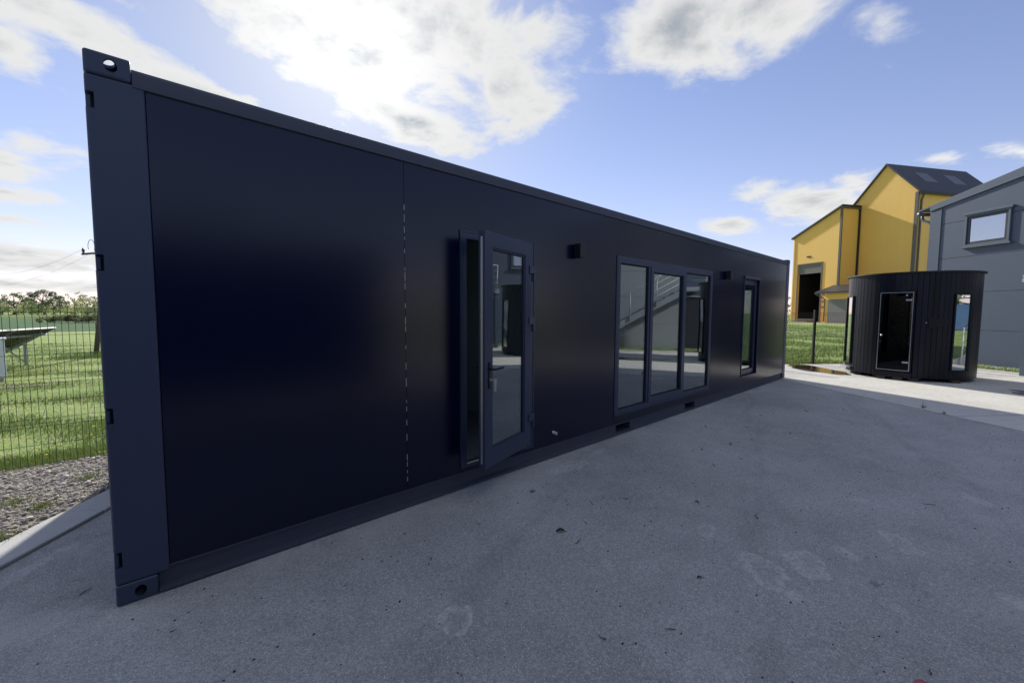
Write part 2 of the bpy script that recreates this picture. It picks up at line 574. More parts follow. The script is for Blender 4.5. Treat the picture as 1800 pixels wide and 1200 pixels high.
def concrete_mat():
    m, t, out = newmat('dusty_concrete')
    p = t.n('ShaderNodeBsdfPrincipled')
    t.l(p.outputs[0], out.inputs[0])
    g = t.n('ShaderNodeNewGeometry')
    P = g.outputs['Position']
    k = t.math('MULTIPLY_ADD', t.math('SUBTRACT', t.noise(P, 0.8, 6, 0.65, .4), 0.5), 0.5, 1.0)
    k = t.math('MULTIPLY', k, t.math('MULTIPLY_ADD', t.math('SUBTRACT', t.noise(P, 9, 6, 0.7), 0.5), 0.55, 1.0))
    k = t.math('MULTIPLY', k, t.math('MULTIPLY_ADD', t.math('SUBTRACT', t.noise(P, 70, 3, 0.7), 0.5), 0.35, 1.0))
    sc = t.n('ShaderNodeVectorMath', operation='SCALE')
    sc.inputs[0].default_value = (0.50, 0.485, 0.445)
    t.l(k, sc.inputs['Scale'])
    c = sc.outputs[0]
    soil = t.ramp(t.noise(P, 1.6, 7, 0.7, 0.6), 0.60, 0.76)
    c = t.mix(t.math('MULTIPLY', soil, 0.6), c, (0.20, 0.155, 0.11))
    spots = t.ramp(t.noise(P, 5.5, 5, 0.65), 0.66, 0.74)
    c = t.mix(t.math('MULTIPLY', spots, 0.5), c, (0.17, 0.16, 0.14))
    t.l(c, p.inputs['Base Color'])
    p.inputs['Roughness'].default_value = 0.85
    b = t.n('ShaderNodeBump')
    b.inputs['Distance'].default_value = 0.004
    t.l(t.noise(P, 45, 5, 0.7), b.inputs['Height'])
    t.l(b.outputs[0], p.inputs['Normal'])
    return m


def meadow_mat(name, c1, c2, c3, stripe=0.0, scale=1.0):
    m, t, out = newmat(name)
    p = t.n('ShaderNodeBsdfPrincipled')
    t.l(p.outputs[0], out.inputs[0])
    g = t.n('ShaderNodeNewGeometry')
    P = g.outputs['Position']
    Pr = t.mapping(P, rot=(0, 0, R(35)), scale=(0.35, 1.6, 1))
    a = t.noise(Pr, 0.45 * scale, 6, 0.65, 0.5)
    b_ = t.noise(P, 2.6 * scale, 6, 0.72, 0.4)
    f = t.noise(P, 24 * scale, 4, 0.75)
    c = t.mix(t.ramp(a, 0.35, 0.66), c1, c2)
    c = t.mix(t.ramp(b_, 0.50, 0.72), c, c3)
    k = t.math('MULTIPLY_ADD', t.math('SUBTRACT', f, 0.5), 1.1, 1.0)
    sc = t.n('ShaderNodeVectorMath', operation='SCALE')
    t.l(c, sc.inputs[0])
    t.l(k, sc.inputs['Scale'])
    t.l(sc.outputs[0], p.inputs['Base Color'])
    p.inputs['Roughness'].default_value = 0.9
    p.inputs['IOR'].default_value = 1.2
    bp = t.n('ShaderNodeBump')
    bp.inputs['Distance'].default_value = 0.10
    t.l(t.math('ADD', t.math('MULTIPLY', b_, 0.7), t.math('MULTIPLY', f, 0.35)), bp.inputs['Height'])
    t.l(bp.outputs[0], p.inputs['Normal'])
    return m


MAT['asphalt'] = asphalt_mat()
MAT['concrete'] = concrete_mat()
MAT['meadow'] = meadow_mat('meadow_grass', (0.205, 0.30, 0.08), (0.31, 0.37, 0.13), (0.41, 0.41, 0.21))
MAT['crop'] = meadow_mat('young_crop', (0.045, 0.105, 0.035), (0.055, 0.125, 0.04), (0.05, 0.11, 0.04), scale=0.4)
MAT['crop_light'] = meadow_mat('bright_crop', (0.15, 0.22, 0.05), (0.17, 0.24, 0.06), (0.15, 0.21, 0.05), scale=0.4)
MAT['kerb'] = pmat('kerb_concrete', (0.47, 0.475, 0.46), 0.85, var=0.16, vscale=6, fine=0.18, fscale=90, bump=0.002, bscale=120)
MAT['soil'] = pmat('gravel_bed', (0.24, 0.215, 0.185), 0.95, var=0.4, vscale=14, fine=0.4, fscale=90, bump=0.012, bscale=40)

# open ground: one sheet to the horizon
gm = MB()
gm.add([(-1500, -1500, -0.03), (1500, -1500, -0.03), (1500, 1500, -0.03), (-1500, 1500, -0.03)], [(0, 1, 2, 3)])
structure(gm.build('ground', MAT['meadow']))

k0, k1 = so(-4.94, 18.1), so(-45, 18.1)
a0, a1 = so(2.0, 7.65), so(-45, 7.65)
poly_sheet('asphalt_yard', [(13.6, 2.33), (12.5, 3.2), (1.18, 3.2), k1, a1], 0.0, MAT['asphalt'], 0.08)
sl1 = so(1.6, 0.75)
# the concrete apron is cast in bays with saw-cut joints
apron = structure(link('concrete_apron', None))
for i in range(5):
    s1_, s0_ = 2.3 - 3.55 * i if i else 3.3, 2.3 - 3.55 * (i + 1)
    g_ = 0.006
    far_s = min(s1_, 1.62)
    pts = [so(s0_ + g_, 7.65 - 0.004), so(s0_ + g_, 0.76), so(far_s - g_, 0.76), so((s1_ if i else 1.75) - g_, 7.65 - 0.004)]
    pts = pts[::-1]
    mb = MB()
    mb.prism(pts, -0.1, 0.004 + 0.002 * (i % 2), 'z')
    o = mb.build('slab', MAT['concrete'], apron)

# kerb of precast stones along the left edge of the asphalt
kerb = structure(link('kerb', None))
kl = 1.0
for i in range(26):
    s_ = -5.0 - i * kl
    q = [so(s_ - kl + 0.006, 18.1), so(s_ - kl + 0.006, 18.40), so(s_, 18.40), so(s_, 18.1)]
    mb = MB()
    dz = random.uniform(-0.004, 0.004)
    mb.prism(q[::-1], -0.15, 0.022 + dz * .5, 'z')
    mb.build('kerb_stone', MAT['kerb'], kerb, bevel=0.012)

# gravel strip between kerb and fence
g0, g1 = so(-5.0, 18.405), so(-30, 18.405)
poly_sheet('gravel_bed', [(1.2, 3.35), (-9.0, 3.35), (-13, -4.0), g1, g0][:], 0.012, MAT['soil'], 0.04)


def ico_base():
    bm = bmesh.new()
    bmesh.ops.create_icosphere(bm, subdivisions=1, radius=1)
    v = np.array([p.co[:] for p in bm.verts])
    f = np.array([[q.index for q in p.verts] for p in bm.faces])
    bm.free()
    return v, f


def np_mesh(name, V, Fc, mat, parent=None, smooth=False):
    me = bpy.data.meshes.new(name)
    V = np.asarray(V, dtype=np.float32)
    Fc = np.asarray(Fc, dtype=np.int32)
    me.vertices.add(len(V))
    me.vertices.foreach_set('co', V.ravel())
    k = Fc.shape[1]
    me.loops.add(Fc.size)
    me.loops.foreach_set('vertex_index', Fc.ravel())
    me.polygons.add(len(Fc))
    me.polygons.foreach_set('loop_start', np.arange(0, Fc.size, k, dtype=np.int32))
    me.polygons.foreach_set('loop_total', np.full(len(Fc), k, dtype=np.int32))
    me.update()
    me.validate()
    me.materials.append(mat)
    if smooth:
        me.polygons.foreach_set('use_smooth', np.ones(len(Fc), dtype=bool))
    return link(name, me, parent)


def island_mat(name, cols, rough=0.8, ior=1.4, noise_scale=0.0):
    """base colour picked per loose piece"""
    m, t, out = newmat(name)
    p = t.n('ShaderNodeBsdfPrincipled')
    t.l(p.outputs[0], out.inputs[0])
    g = t.n('ShaderNodeNewGeometry')
    cr = t.n('ShaderNodeValToRGB')
    cr.color_ramp.interpolation = 'LINEAR'
    el_ = cr.color_ramp.elements
    for i, c in enumerate(cols):
        e = el_[i] if i < 2 else el_.new(0.5)
        e.position = i / (len(cols) - 1)
        e.color = (*c, 1)
    # keep positions ordered
    for i, c in enumerate(cols):
        el_[i].position = i / (len(cols) - 1)
        el_[i].color = (*c, 1)
    t.l(g.outputs['Random Per Island'], cr.inputs[0])
    t.l(cr.outputs[0], p.inputs['Base Color'])
    p.inputs['Roughness'].default_value = rough
    p.inputs['IOR'].default_value = ior
    return m


MAT['stone'] = island_mat('mixed_gravel', [(0.27, 0.235, 0.20), (0.58, 0.53, 0.47), (0.42, 0.37, 0.32), (0.66, 0.62, 0.56), (0.48, 0.42, 0.35), (0.25, 0.225, 0.20)], 0.85)

ib, ifc = ico_base()
ib = ib[:, :]
N = 24000
sx = rng.uniform(-3.2, 1.0, N * 3)
sy = rng.uniform(-1.5, 3.34, N * 3)
d_ = np.stack([sx - BA.x, sy - BA.y], 1) @ np.array([NN.x, NN.y])
ok = (d_ > 18.42)
sx, sy = sx[ok][:N], sy[ok][:N]
n_ = len(sx)
rad = rng.lognormal(math.log(0.0078), 0.40, n_).clip(0.004, 0.03)
VV = ib[None, :, :] * (1 + rng.uniform(-0.28, 0.28, (n_, len(ib), 1)))
VV = VV * np.stack([rad * rng.uniform(.9, 1.5, n_), rad * rng.uniform(.7, 1.1, n_), rad * rng.uniform(.45, .8, n_)], 1)[:, None, :]
an = rng.uniform(0, 6.28, n_)
ca, sa = np.cos(an), np.sin(an)
X = VV[:, :, 0] * ca[:, None] - VV[:, :, 1] * sa[:, None]
Y = VV[:, :, 0] * sa[:, None] + VV[:, :, 1] * ca[:, None]
VV = np.stack([X + sx[:, None], Y + sy[:, None], VV[:, :, 2] + (0.012 + rad * rng.uniform(0.2, .9, n_))[:, None]], 2)
FF = (ifc[None] + (np.arange(n_) * len(ib))[:, None, None]).reshape(-1, 3)
go = np_mesh('gravel', VV.reshape(-1, 3), FF, MAT['stone'])
go['kind'] = 'stuff'
go['label'] = 'loose grey and brown gravel between the kerb and the wire fence'

# ---- far fields
poly_sheet('dark_field', [(-300, 40), (60, 44), (75, 120), (-300, 160)], -0.022, MAT['crop'])
poly_sheet('light_field', [(-300, 160.5), (75, 120.5), (80, 236), (-300, 240)], -0.022, MAT['crop_light'])
MAT['track'] = pmat('pale_trodden_track', (0.30, 0.27, 0.22), 0.95, var=0.3, vscale=2.0, fine=0.3)
# worn track by the yellow hall and a foot path before the cabinet
YG = Vector((93.466, 13.935))
YE = Vector((math.cos(R(59.5)), math.sin(R(59.5))))
YN = Vector((-YE.y, YE.x))


def yo(s_, off):
    p = YG + YE * s_ + YN * off
    return (p.x, p.y)


poly_sheet('concrete_forecourt', [yo(-40, 0.0), yo(30, 0.0), yo(30, 6.5), yo(-40, 6.5)][::-1], -0.02, MAT['track'])
poly_sheet('field_path', [yo(-40, 40.0), yo(25, 40.0), yo(25, 41.6), yo(-40, 41.6)][::-1], -0.02, MAT['track'])
poly_sheet('trodden_path', [(-7, 10.9), (-1.2, 10.5), (-0.9, 10.75), (-3, 11.25), (-7, 11.5)][::-1], -0.022, MAT['track'])


# ---- grass blades
def blades(name, xs, ys, hmin, hmax, wd, mat, lean=0.5, z0=-0.03):
    n = len(xs)
    h = rng.uniform(hmin, hmax, n)
    a = rng.uniform(0, 6.283, n)
    l_ = rng.uniform(0, lean, n) * h
    b = rng.uniform(0, 6.283, n)
    wx, wy = np.cos(a) * wd * h, np.sin(a) * wd * h
    base = np.stack([xs, ys, np.full(n, z0)], 1)
    p0 = base + np.stack([wx, wy, 0 * h], 1)
    p1 = base - np.stack([wx, wy, 0 * h], 1)
    tip = base + np.stack([np.cos(b) * l_, np.sin(b) * l_, h], 1)
    V = np.stack([p0, p1, tip], 1).reshape(-1, 3)
    Fc = np.arange(3 * n).reshape(-1, 3)
    o = np_mesh(name, V, Fc, mat)
    o['kind'] = 'stuff'
    return o


MAT['blade'] = island_mat('grass_blades', [(0.15, 0.245, 0.05), (0.25, 0.35, 0.09), (0.34, 0.40, 0.14), (0.45, 0.46, 0.23), (0.19, 0.30, 0.065)], 0.7, 1.25)


def clumpy(xs, ys, sc):
    v = np.sin(xs * 2.1 * sc + 1.3 * np.sin(ys * 1.7 * sc)) + np.sin(ys * 2.7 * sc + 2 * np.sin(xs * .9 * sc)) + rng.normal(0, .7, len(xs))
    return v > -0.1


# beyond the left fence
N = 150000
t_ = rng.uniform(0, 1, N) ** 1.6
ys = 3.32 + t_ * 24
xs = 0.07 - (ys + 3.04) * rng.uniform(-0.10, 0.30, N)
ok = clumpy(xs, ys, 1.0) | (ys < 4.0)
o = blades('meadow_grass', xs[ok], ys[ok], 0.025, 0.085, 0.06, MAT['blade'], 0.9)
o['label'] = 'short meadow grass beyond the left wire fence'
fx_ = rng.uniform(3.4, 14, 220)
fxx = 0.07 - (fx_ + 3.04) * rng.uniform(-0.06, 0.26, 220)
rad = rng.uniform(0.010, 0.020, 220)
VV = ico_base()[0][None] * rad[:, None, None] * np.array([1, 1, .45]) + np.stack([fxx, fx_, rng.uniform(.02, .06, 220)], 1)[:, None, :]
FF = (ico_base()[1][None] + (np.arange(220) * VV.shape[1])[:, None, None]).reshape(-1, 3)
MAT['dandelion'] = pmat('dandelion_yellow', (0.75, 0.60, 0.04), 0.7)
o = np_mesh('dandelions', VV.reshape(-1, 3), FF, MAT['dandelion'])
o['kind'] = 'stuff'
o['label'] = 'tiny yellow dandelion flowers dotted in the meadow'
# beyond the right fence
N = 90000
t_ = rng.uniform(0, 1, N) ** 1.5
xs = 14.0 + t_ * 55
ys = (xs - 0.07) * rng.uniform(0.12, 0.32, N) - 3.04
dfe = (xs - 16.13) * 0.64 + (ys - 0.21) * 0.77
ok = (dfe > 0.12) & clumpy(xs, ys, .6)
o = blades('rough_grass', xs[ok], ys[ok], 0.04, 0.16, 0.10, MAT['blade'], 0.9)
o['label'] = 'rough tufted grass beyond the right wire fence'
# grass verge under the grey wall
poly_sheet('grass_verge', [so(-7.0, 0.02), so(1.9, 0.02), so(1.9, 0.66), so(-7.0, 0.66)], 0.03, MAT['meadow'], 0.08)
N = 9000
ss, oo = rng.uniform(-6.9, 1.9, N), rng.uniform(0.05, 0.62, N)
P_ = np.array([so(a, b) for a, b in zip(ss, oo)])
hh = clumpy(ss * 3, oo * 9, 1.0)
o = blades('verge_grass', P_[hh, 0], P_[hh, 1], 0.04, 0.15, 0.06, MAT['blade'], 0.8, 0.03)
o['label'] = 'uneven grass growing along the foot of the grey wall'
eb = MB()
q = [so(-7.0, 0.66), so(-7.0, 0.755), so(1.9, 0.755), so(1.9, 0.66)]
eb.prism(q[::-1], -0.1, 0.055, 'z')
structure(eb.build('verge_edging', MAT['kerb'], bevel=0.01))

# ---- puddles
MAT['water'] = None
m, t, out = newmat('puddle_water')
p = t.n('ShaderNodeBsdfPrincipled')
p.inputs['Base Color'].default_value = (0.045, 0.028, 0.018, 1)
p.inputs['Roughness'].default_value = 0.02
p.inputs['IOR'].default_value = 1.33
t.l(p.outputs[0], out.inputs[0])
MAT['water'] = m


def puddle(cx, cy, a, b, ti, seed):
    r_ = random.Random(seed)
    ph = [r_.uniform(0, 6.28) for _ in range(6)]
    pts = []
    for k in range(64):
        th = 2 * math.pi * k / 64
        rr = 1 + 0.13 * math.sin(2 * th + ph[0]) + 0.09 * math.sin(3 * th + ph[1]) + 0.06 * math.sin(5 * th + ph[2]) + 0.04 * math.sin(9 * th + ph[3])
        x, y = a * rr * math.cos(th), b * rr * math.sin(th)
        pts.append((cx + x * math.cos(ti) - y * math.sin(ti), cy + x * math.sin(ti) + y * math.cos(ti)))
    return poly_sheet('puddle', pts, 0.0095, MAT['water'])


puddle(14.70, -0.12, 1.06, 0.50, R(50), 11)
puddle(13.1, -4.75, 1.35, 0.42, R(62), 5)


# ================================================================== CONTAINER HOUSE
LN, WD, HT = 12.192, 2.438, 2.896
CH = thing('container_house', (0, 0, 0), 0, 'long dark anthracite container house with glass door ajar and tall windows', 'container house')

# corner castings with lifting holes
def casting(sx_, sy_, top):
    """made in the near-bottom corner, then mirrored"""
    mb = MB().box(0, -0.004, 0, 0.178, 0.158, 0.116)
    o = mb.build('corner_casting', MAT['frame_steel'], CH)
    bv = o.modifiers.new('bevel', 'BEVEL')
    bv.width = 0.013
    bv.segments = 3
    cyl = MB()
    ov = [(0.089 + 0.012 + 0.026 * math.cos(t_ * math.pi / 12), 0.056 + 0.032 * math.sin(t_ * math.pi / 12)) for t_ in range(24)]
    cyl.prism(ov, -0.05, 0.05, 'y')
    oe = [(0.08 + 0.025 * math.cos(t_ * math.pi / 12), 0.056 + 0.037 * math.sin(t_ * math.pi / 12)) for t_ in range(24)]
    ce = MB().prism(oe, -0.05, 0.05, 'x')
    ot = [(0.089 + 0.03 * math.cos(t_ * math.pi / 12), 0.08 + 0.058 * math.sin(t_ * math.pi / 12)) for t_ in range(24)]
    cb = MB().prism(ot, -0.05, 0.05, 'z')
    inner = MB().box(0.016, 0.012, 0.016, 0.164, 0.146, 0.102)
    boolean(o, [inner, cyl, ce, cb])
    me = o.data
    mm = Matrix.Identity(4)
    flips = 0
    if sx_:
        mm = Matrix.Translation((LN, 0, 0)) @ Matrix.Diagonal((-1, 1, 1, 1)) @ mm
        flips += 1
    if sy_:
        mm = Matrix.Translation((0, WD, 0)) @ Matrix.Diagonal((1, -1, 1, 1)) @ mm
        flips += 1
    if top:
        mm = Matrix.Translation((0, 0, HT)) @ Matrix.Diagonal((1, 1, -1, 1)) @ mm
        flips += 1
    me.transform(mm)
    if flips % 2:
        me.flip_normals()
    if not me.materials:
        me.materials.append(MAT['frame_steel'])
    return o


for sx_ in (0, 1):
    for sy_ in (0, 1):
        for top in (0, 1):
            casting(sx_, sy_, top)

# corner posts with hinge-lug cut-outs on the near end
NOT = [(2.612, 2.692), (1.803, 1.886), (1.002, 1.086), (0.212, 0.300)]
po = MB().box(0.0, 0.0, 0.117, 0.230, 0.19, 2.779).build('corner_post', MAT['frame_steel'], CH)
bv = po.modifiers.new('bevel', 'BEVEL')
bv.width = 0.012
bv.segments = 3
boolean(po, [MB().box(-0.05, -0.05, a, 0.033, 0.075, b) for a, b in NOT])
if not po.data.materials:
    po.data.materials.append(MAT['frame_steel'])
for a, b in NOT:
    MB().box(0.002, 0.014, a + 0.003, 0.021, 0.07, b - 0.012).build('hinge_lug', MAT['frame_steel'], CH, bevel=0.004)
MB().box(LN - 0.2, 0.0, 0.117, LN, 0.19, 2.779).build('corner_post', MAT['frame_steel'], CH, bevel=0.01)
MB().box(0.0, WD - 0.19, 0.117, 0.2, WD, 2.779).build('corner_post', MAT['frame_steel'], CH, bevel=0.01)
MB().box(LN - 0.2, WD - 0.19, 0.117, LN, WD, 2.779).build('corner_post', MAT['frame_steel'], CH, bevel=0.01)


# top side rail: folded cover strips butted at two joints, with a small drip lip
def top_rail(x0, x1, y0, y1):
    sgn = 1 if y1 > y0 else -1
    prof = [(y0, 2.762), (y0 + .005 * sgn, 2.759), (y1, 2.759), (y1, 2.862), (y0 + 0.022 * sgn, 2.862), (y0 + 0.010 * sgn, 2.858), (y0 + 0.002 * sgn, 2.846), (y0, 2.834),
            (y0, 2.774), (y0 - 0.009 * sgn, 2.7705), (y0 - 0.009 * sgn, 2.764)]
    if sgn > 0:
        prof = prof
    mb = MB()
    mb.prism(prof if sgn > 0 else prof[::-1], x0, x1, 'x')
    return mb.build('top_rail', MAT['rail_steel'], CH, bevel=0.0015)


top_rail(0.180, 2.225, 0.004, 0.09)
top_rail(2.2256, 7.10, 0.0045, 0.09)
top_rail(7.1006, LN - 0.18, 0.004, 0.09)
top_rail(0.180, LN - 0.18, WD - 0.004, WD - 0.09)

# bottom side rail: C channel broken by the two forklift pockets
PK = [(4.80, 5.15), (6.79, 7.17)]


def bottom_rail(x0, x1):
    prof = [(-0.010, 0.012), (0.08, 0.012), (0.08, 0.148), (0.006, 0.148), (0.006, 0.138), (0.034, 0.134), (0.034, 0.034), (-0.010, 0.027)]
    return MB().prism(prof, x0, x1, 'x').build('bottom_rail', MAT['rail_steel'], CH, bevel=0.002)


bottom_rail(0.18, PK[0][0])
bottom_rail(PK[0][1], PK[1][0])
bottom_rail(PK[1][1], LN - 0.18)
for a, b in PK:
    mb = MB()
    mb.box(a, -0.0095, 0.0125, b, 0.9, 0.0255)
    mb.box(a, 0.0065, 0.137, b, 0.9, 0.1475)
    mb.box(a, 0.033, 0.0255, a + 0.008, 0.9, 0.137)
    mb.box(b - 0.008, 0.033, 0.0255, b, 0.9, 0.137)
    mb.box(a + 0.008, 0.85, 0.0255, b - 0.008, 0.9, 0.137)
    mb.build('forklift_pocket', MAT['rail_steel'], CH)
MB().box(0.18, WD - 0.08, 0.014, LN - 0.18, WD - 0.002, 0.148).build('bottom_rail', MAT['rail_steel'], CH, bevel=0.003)
MB().box(0.004, 0.19, 0.014, 0.08, WD - 0.19, 0.15).build('end_rail', MAT['rail_steel'], CH, bevel=0.003)
MB().box(LN - 0.08, 0.19, 0.014, LN - 0.004, WD - 0.19, 0.15).build('end_rail', MAT['rail_steel'], CH, bevel=0.003)
MB().box(0.004, 0.17, 2.76, 0.08, WD - 0.17, 2.862).build('end_rail', MAT['rail_steel'], CH, bevel=0.003)
MB().box(LN - 0.08, 0.17, 2.76, LN - 0.004, WD - 0.17, 2.862).build('end_rail', MAT['rail_steel'], CH, bevel=0.003)

# openings (x0, x1, z0, z1)
OD = (2.292, 3.200, 0.186, 2.300)      # door
OW = (4.724, 7.620, 0.270, 2.296)      # three-light window
ON = (9.192, 10.060, 0.330, 2.290)     # narrow window
Z0, Z1 = 0.151, 2.756
FT, BK = 0.007, 0.135
PAN = [(0.233, 1.7475), (1.7510, 4.7105), (4.7135, 6.2285), (6.2310, 7.6960), (7.6990, LN - 0.203)]
for x0, x1 in PAN:
    holes = []
    for h in (OD, OW, ON):
        if h[1] > x0 and h[0] < x1:
            holes.append((max(h[0], x0), min(h[1], x1), h[2], h[3]))
    MB().sheet(x0, x1, Z0, Z1, holes, FT, BK).build('wall_panel', MAT['panel'], CH, weld=True)
# dark packing behind the panel seams
for x in (1.749, 4.712, 6.23, 7.6975):
    mb = MB()
    lo_, hi_ = Z0, Z1
    if 4.8 < x < 7.6:
        mb.box(x - 0.004, FT + 0.008, OW[3] + .002, x + 0.004, BK - 0.01, hi_)
        mb.build('seam_strip', MAT['seal'], CH)
        mb = MB()
        mb.box(x - 0.004, FT + 0.008, lo_, x + 0.004, BK - 0.01, OW[2] - .002)
    else:
        mb.box(x - 0.004, FT + 0.008, lo_, x + 0.004, BK - 0.01, hi_)
    mb.build('seam_strip', MAT['seal'], CH)
# short pale slivers set along the first seam
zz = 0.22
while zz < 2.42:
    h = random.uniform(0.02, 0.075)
    MB().box(1.7478, FT - 0.0012, zz, 1.7478 + random.uniform(0.003, 0.0048), FT + 0.004, zz + h).build('pale_sliver', MAT['seam_sliver'], CH)
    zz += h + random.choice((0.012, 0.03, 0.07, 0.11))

# other walls, roof, floor, lining
OB = [(0.8, 2.6, 0.95, 2.15)]  # back window is added, unseen, to bounce daylight into the room
MB().sheet(0.2, LN - 0.2, 0.15, 2.757, OB, WD - 0.125, WD - 0.012).build('back_wall', MAT['panel'], CH, weld=True)
for h in OB:
    bw = MB().sheet(h[0], h[1], h[2], h[3], [(h[0] + .06, h[1] - .06, h[2] + .06, h[3] - .06)], WD - 0.09, WD - 0.03).build('window', MAT['pvc'], CH, weld=True)
    MB().box(h[0] + .059, WD - 0.061, h[2] + .059, h[1] - .059, WD - 0.055, h[3] - .059).build('glass_pane', MAT['glass'], bw)
MB().box(0.012, 0.19, 0.15, 0.10, WD - 0.19, 2.758).build('end_wall', MAT['panel'], CH)
RZ = Matrix.Rotation(R(90), 4, 'Z')
OE = (0.70, 1.55, 0.30, 2.25)
MB().sheet(0.19, WD - 0.19, 0.15, 2.758, [OE], -(LN - 0.012), -(LN - 0.1245)).xf(RZ).build('end_wall', MAT['panel'], CH, weld=True)
ew = MB().sheet(OE[0], OE[1], OE[2], OE[3], [(OE[0] + .06, OE[1] - .06, OE[2] + .06, OE[3] - .06)], -(LN - 0.03), -(LN - 0.09)).xf(RZ).build('window', MAT['pvc'], CH, weld=True)
MB().box(OE[0] + .059, -(LN - 0.055), OE[2] + .059, OE[1] - .059, -(LN - 0.061), OE[3] - .059).xf(RZ).build('glass_pane', MAT['glass'], ew)
MB().box(0.09, 0.092, 2.80, LN - 0.09, WD - 0.092, 2.852).build('roof', MAT['rail_steel'], CH)
MB().box(0.101, 0.136, 0.10, LN - 0.101, WD - 0.101, 0.176).build('floor_deck', MAT['vinyl'], CH)
MB().sheet(0.14, LN - 0.14, 0.178, 2.60, OB, WD - 0.137, WD - 0.1255).build('inner_wall', MAT['lining'], CH, weld=True)
MB().box(0.101, 0.137, 0.178, 0.125, WD - 0.126, 2.60).build('inner_wall', MAT['lining'], CH)
MB().sheet(0.19, WD - 0.19, 0.178, 2.60, [OE], -(LN - 0.1255), -(LN - 0.135)).xf(RZ).build('inner_wall', MAT['lining'], CH, weld=True)
MB().box(3.75, 0.137, 0.178, 3.85, WD - 0.126, 2.60).build('inner_wall', MAT['lining'], CH)
MB().box(8.55, 0.137, 0.178, 8.65, WD - 0.126, 2.60).build('inner_wall', MAT['lining'], CH)
MB().sheet(0.126, LN - 0.126, 0.179, 2.60, [OD[:2] + (0.17, OD[3]), OW, ON], 0.1365, 0.156).build('inner_wall', MAT['lining'], CH)
MB().box(0.101, 0.1365, 2.602, LN - 0.101, WD - 0.101, 2.64).build('ceiling_lining', MAT['lining'], CH)


def frame(mb, x0, x1, z0, z1, wdt, y0, y1, wb=None):
    wb = wdt if wb is None else wb
    mb.sheet(x0, x1, z0, z1, [(x0 + wdt, x1 - wdt, z0 + wb, z1 - wdt)], y0, y1)
    return mb


# --- three-light window
e = 0.0015
win = frame(MB(), OW[0] + e, OW[1] - e, OW[2] + e, OW[3] - e, 0.062, -0.004, 0.07).build('window', MAT['pvc'], CH, bevel=0.003, weld=True)
XM1, XM2 = 5.515, 6.622
for x in (XM1, XM2):
    MB().box(x - 0.028, -0.003, OW[2] + 0.063, x + 0.028, 0.068, OW[3] - 0.063).build('mullion', MAT['pvc'], win, bevel=0.003)
# opening sash in the middle
SX0, SX1, SZ0, SZ1 = XM1 + 0.0285, XM2 - 0.0285, OW[2] + 0.063, OW[3] - 0.063
frame(MB(), SX0 - 0.008, SX1 + 0.008, SZ0 - 0.008, SZ1 + 0.008, 0.074, -0.014, -0.0045).build('sash', MAT['pvc'], win, bevel=0.0025, weld=True)
frame(MB(), SX0 + .001, SX1 - .001, SZ0 + .001, SZ1 - .001, 0.065, -0.004, 0.05).build('sash', MAT['pvc'], win, bevel=0.002, weld=True)


def bead(mb, x0, x1, z0, z1, y0, y1, wdt=0.016):
    return frame(mb, x0, x1, z0, z1, wdt, y0, y1)


for (a, b, c, d) in ((OW[0] + 0.064, XM1 - 0.0285, OW[2] + 0.064, OW[3] - 0.064), (SX0 + 0.067, SX1 - 0.067, SZ0 + 0.067, SZ1 - 0.067), (XM2 + 0.0285, OW[1] - 0.064, OW[2] + 0.064, OW[3] - 0.064)):
    bead(MB(), a, b, c, d, 0.016, 0.034).build('glazing_bead', MAT['seal'], win, weld=True)
    MB().box(a + 0.004, 0.022, c + 0.004, b - 0.004, 0.028, d - 0.004).build('glass_pane', MAT['glass'], win)
# slim cover trim around the window and a drip sill
mb = MB()
mb.box(OW[0] - 0.012, -0.012, OW[2] - 0.010, OW[1] + 0.012, 0.0065, OW[2] + 0.0005)
mb.box(OW[0] - 0.014, -0.002, OW[3] - 0.0005, OW[1] + 0.014, 0.0065, OW[3] + 0.022)
mb.box(OW[0] - 0.020, -0.001, OW[2] - 0.01, OW[0] + 0.001, 0.0062, OW[3] + 0.02)
mb.box(OW[1] - 0.001, -0.001, OW[2] - 0.01, OW[1] + 0.020, 0.0062, OW[3] + 0.02)
mb.build('cover_trim', MAT['pvc'], win)

# --- narrow window
nw = frame(MB(), ON[0] + e, ON[1] - e, ON[2] + e, ON[3] - e, 0.055, 0.050, 0.125).build('window', MAT['pvc'], CH, bevel=0.003, weld=True)
frame(MB(), ON[0] + 0.050, ON[1] - 0.050, ON[2] + 0.050, ON[3] - 0.050, 0.060, 0.040, 0.0495).build('sash', MAT['pvc'], nw, bevel=0.002, weld=True)
frame(MB(), ON[0] + 0.0575, ON[1] - 0.0575, ON[2] + 0.0575, ON[3] - 0.0575, 0.052, 0.050, 0.10).build('sash', MAT['pvc'], nw, bevel=0.002, weld=True)
bead(MB(), ON[0] + 0.110, ON[1] - 0.110, ON[2] + 0.110, ON[3] - 0.110, 0.060, 0.084).build('glazing_bead', MAT['seal'], nw, weld=True)
MB().box(ON[0] + 0.114, 0.070, ON[2] + 0.114, ON[1] - 0.114, 0.076, ON[3] - 0.114).build('glass_pane', MAT['glass'], nw)
mb = MB()
mb.box(ON[0] - 0.015, -0.012, ON[2] - 0.012, ON[1] + 0.015, 0.0065, ON[2] + 0.001)
mb.box(ON[0] - 0.022, -0.010, ON[3] - 0.001, ON[1] + 0.022, 0.0065, ON[3] + 0.05)
mb.box(ON[0] - 0.022, -0.004, ON[2] - 0.01, ON[0] + 0.001, 0.0062, ON[3])
mb.box(ON[1] - 0.001, -0.004, ON[2] - 0.01, ON[1] + 0.022, 0.0062, ON[3])
mb.build('cover_trim', MAT['pvc'], nw)

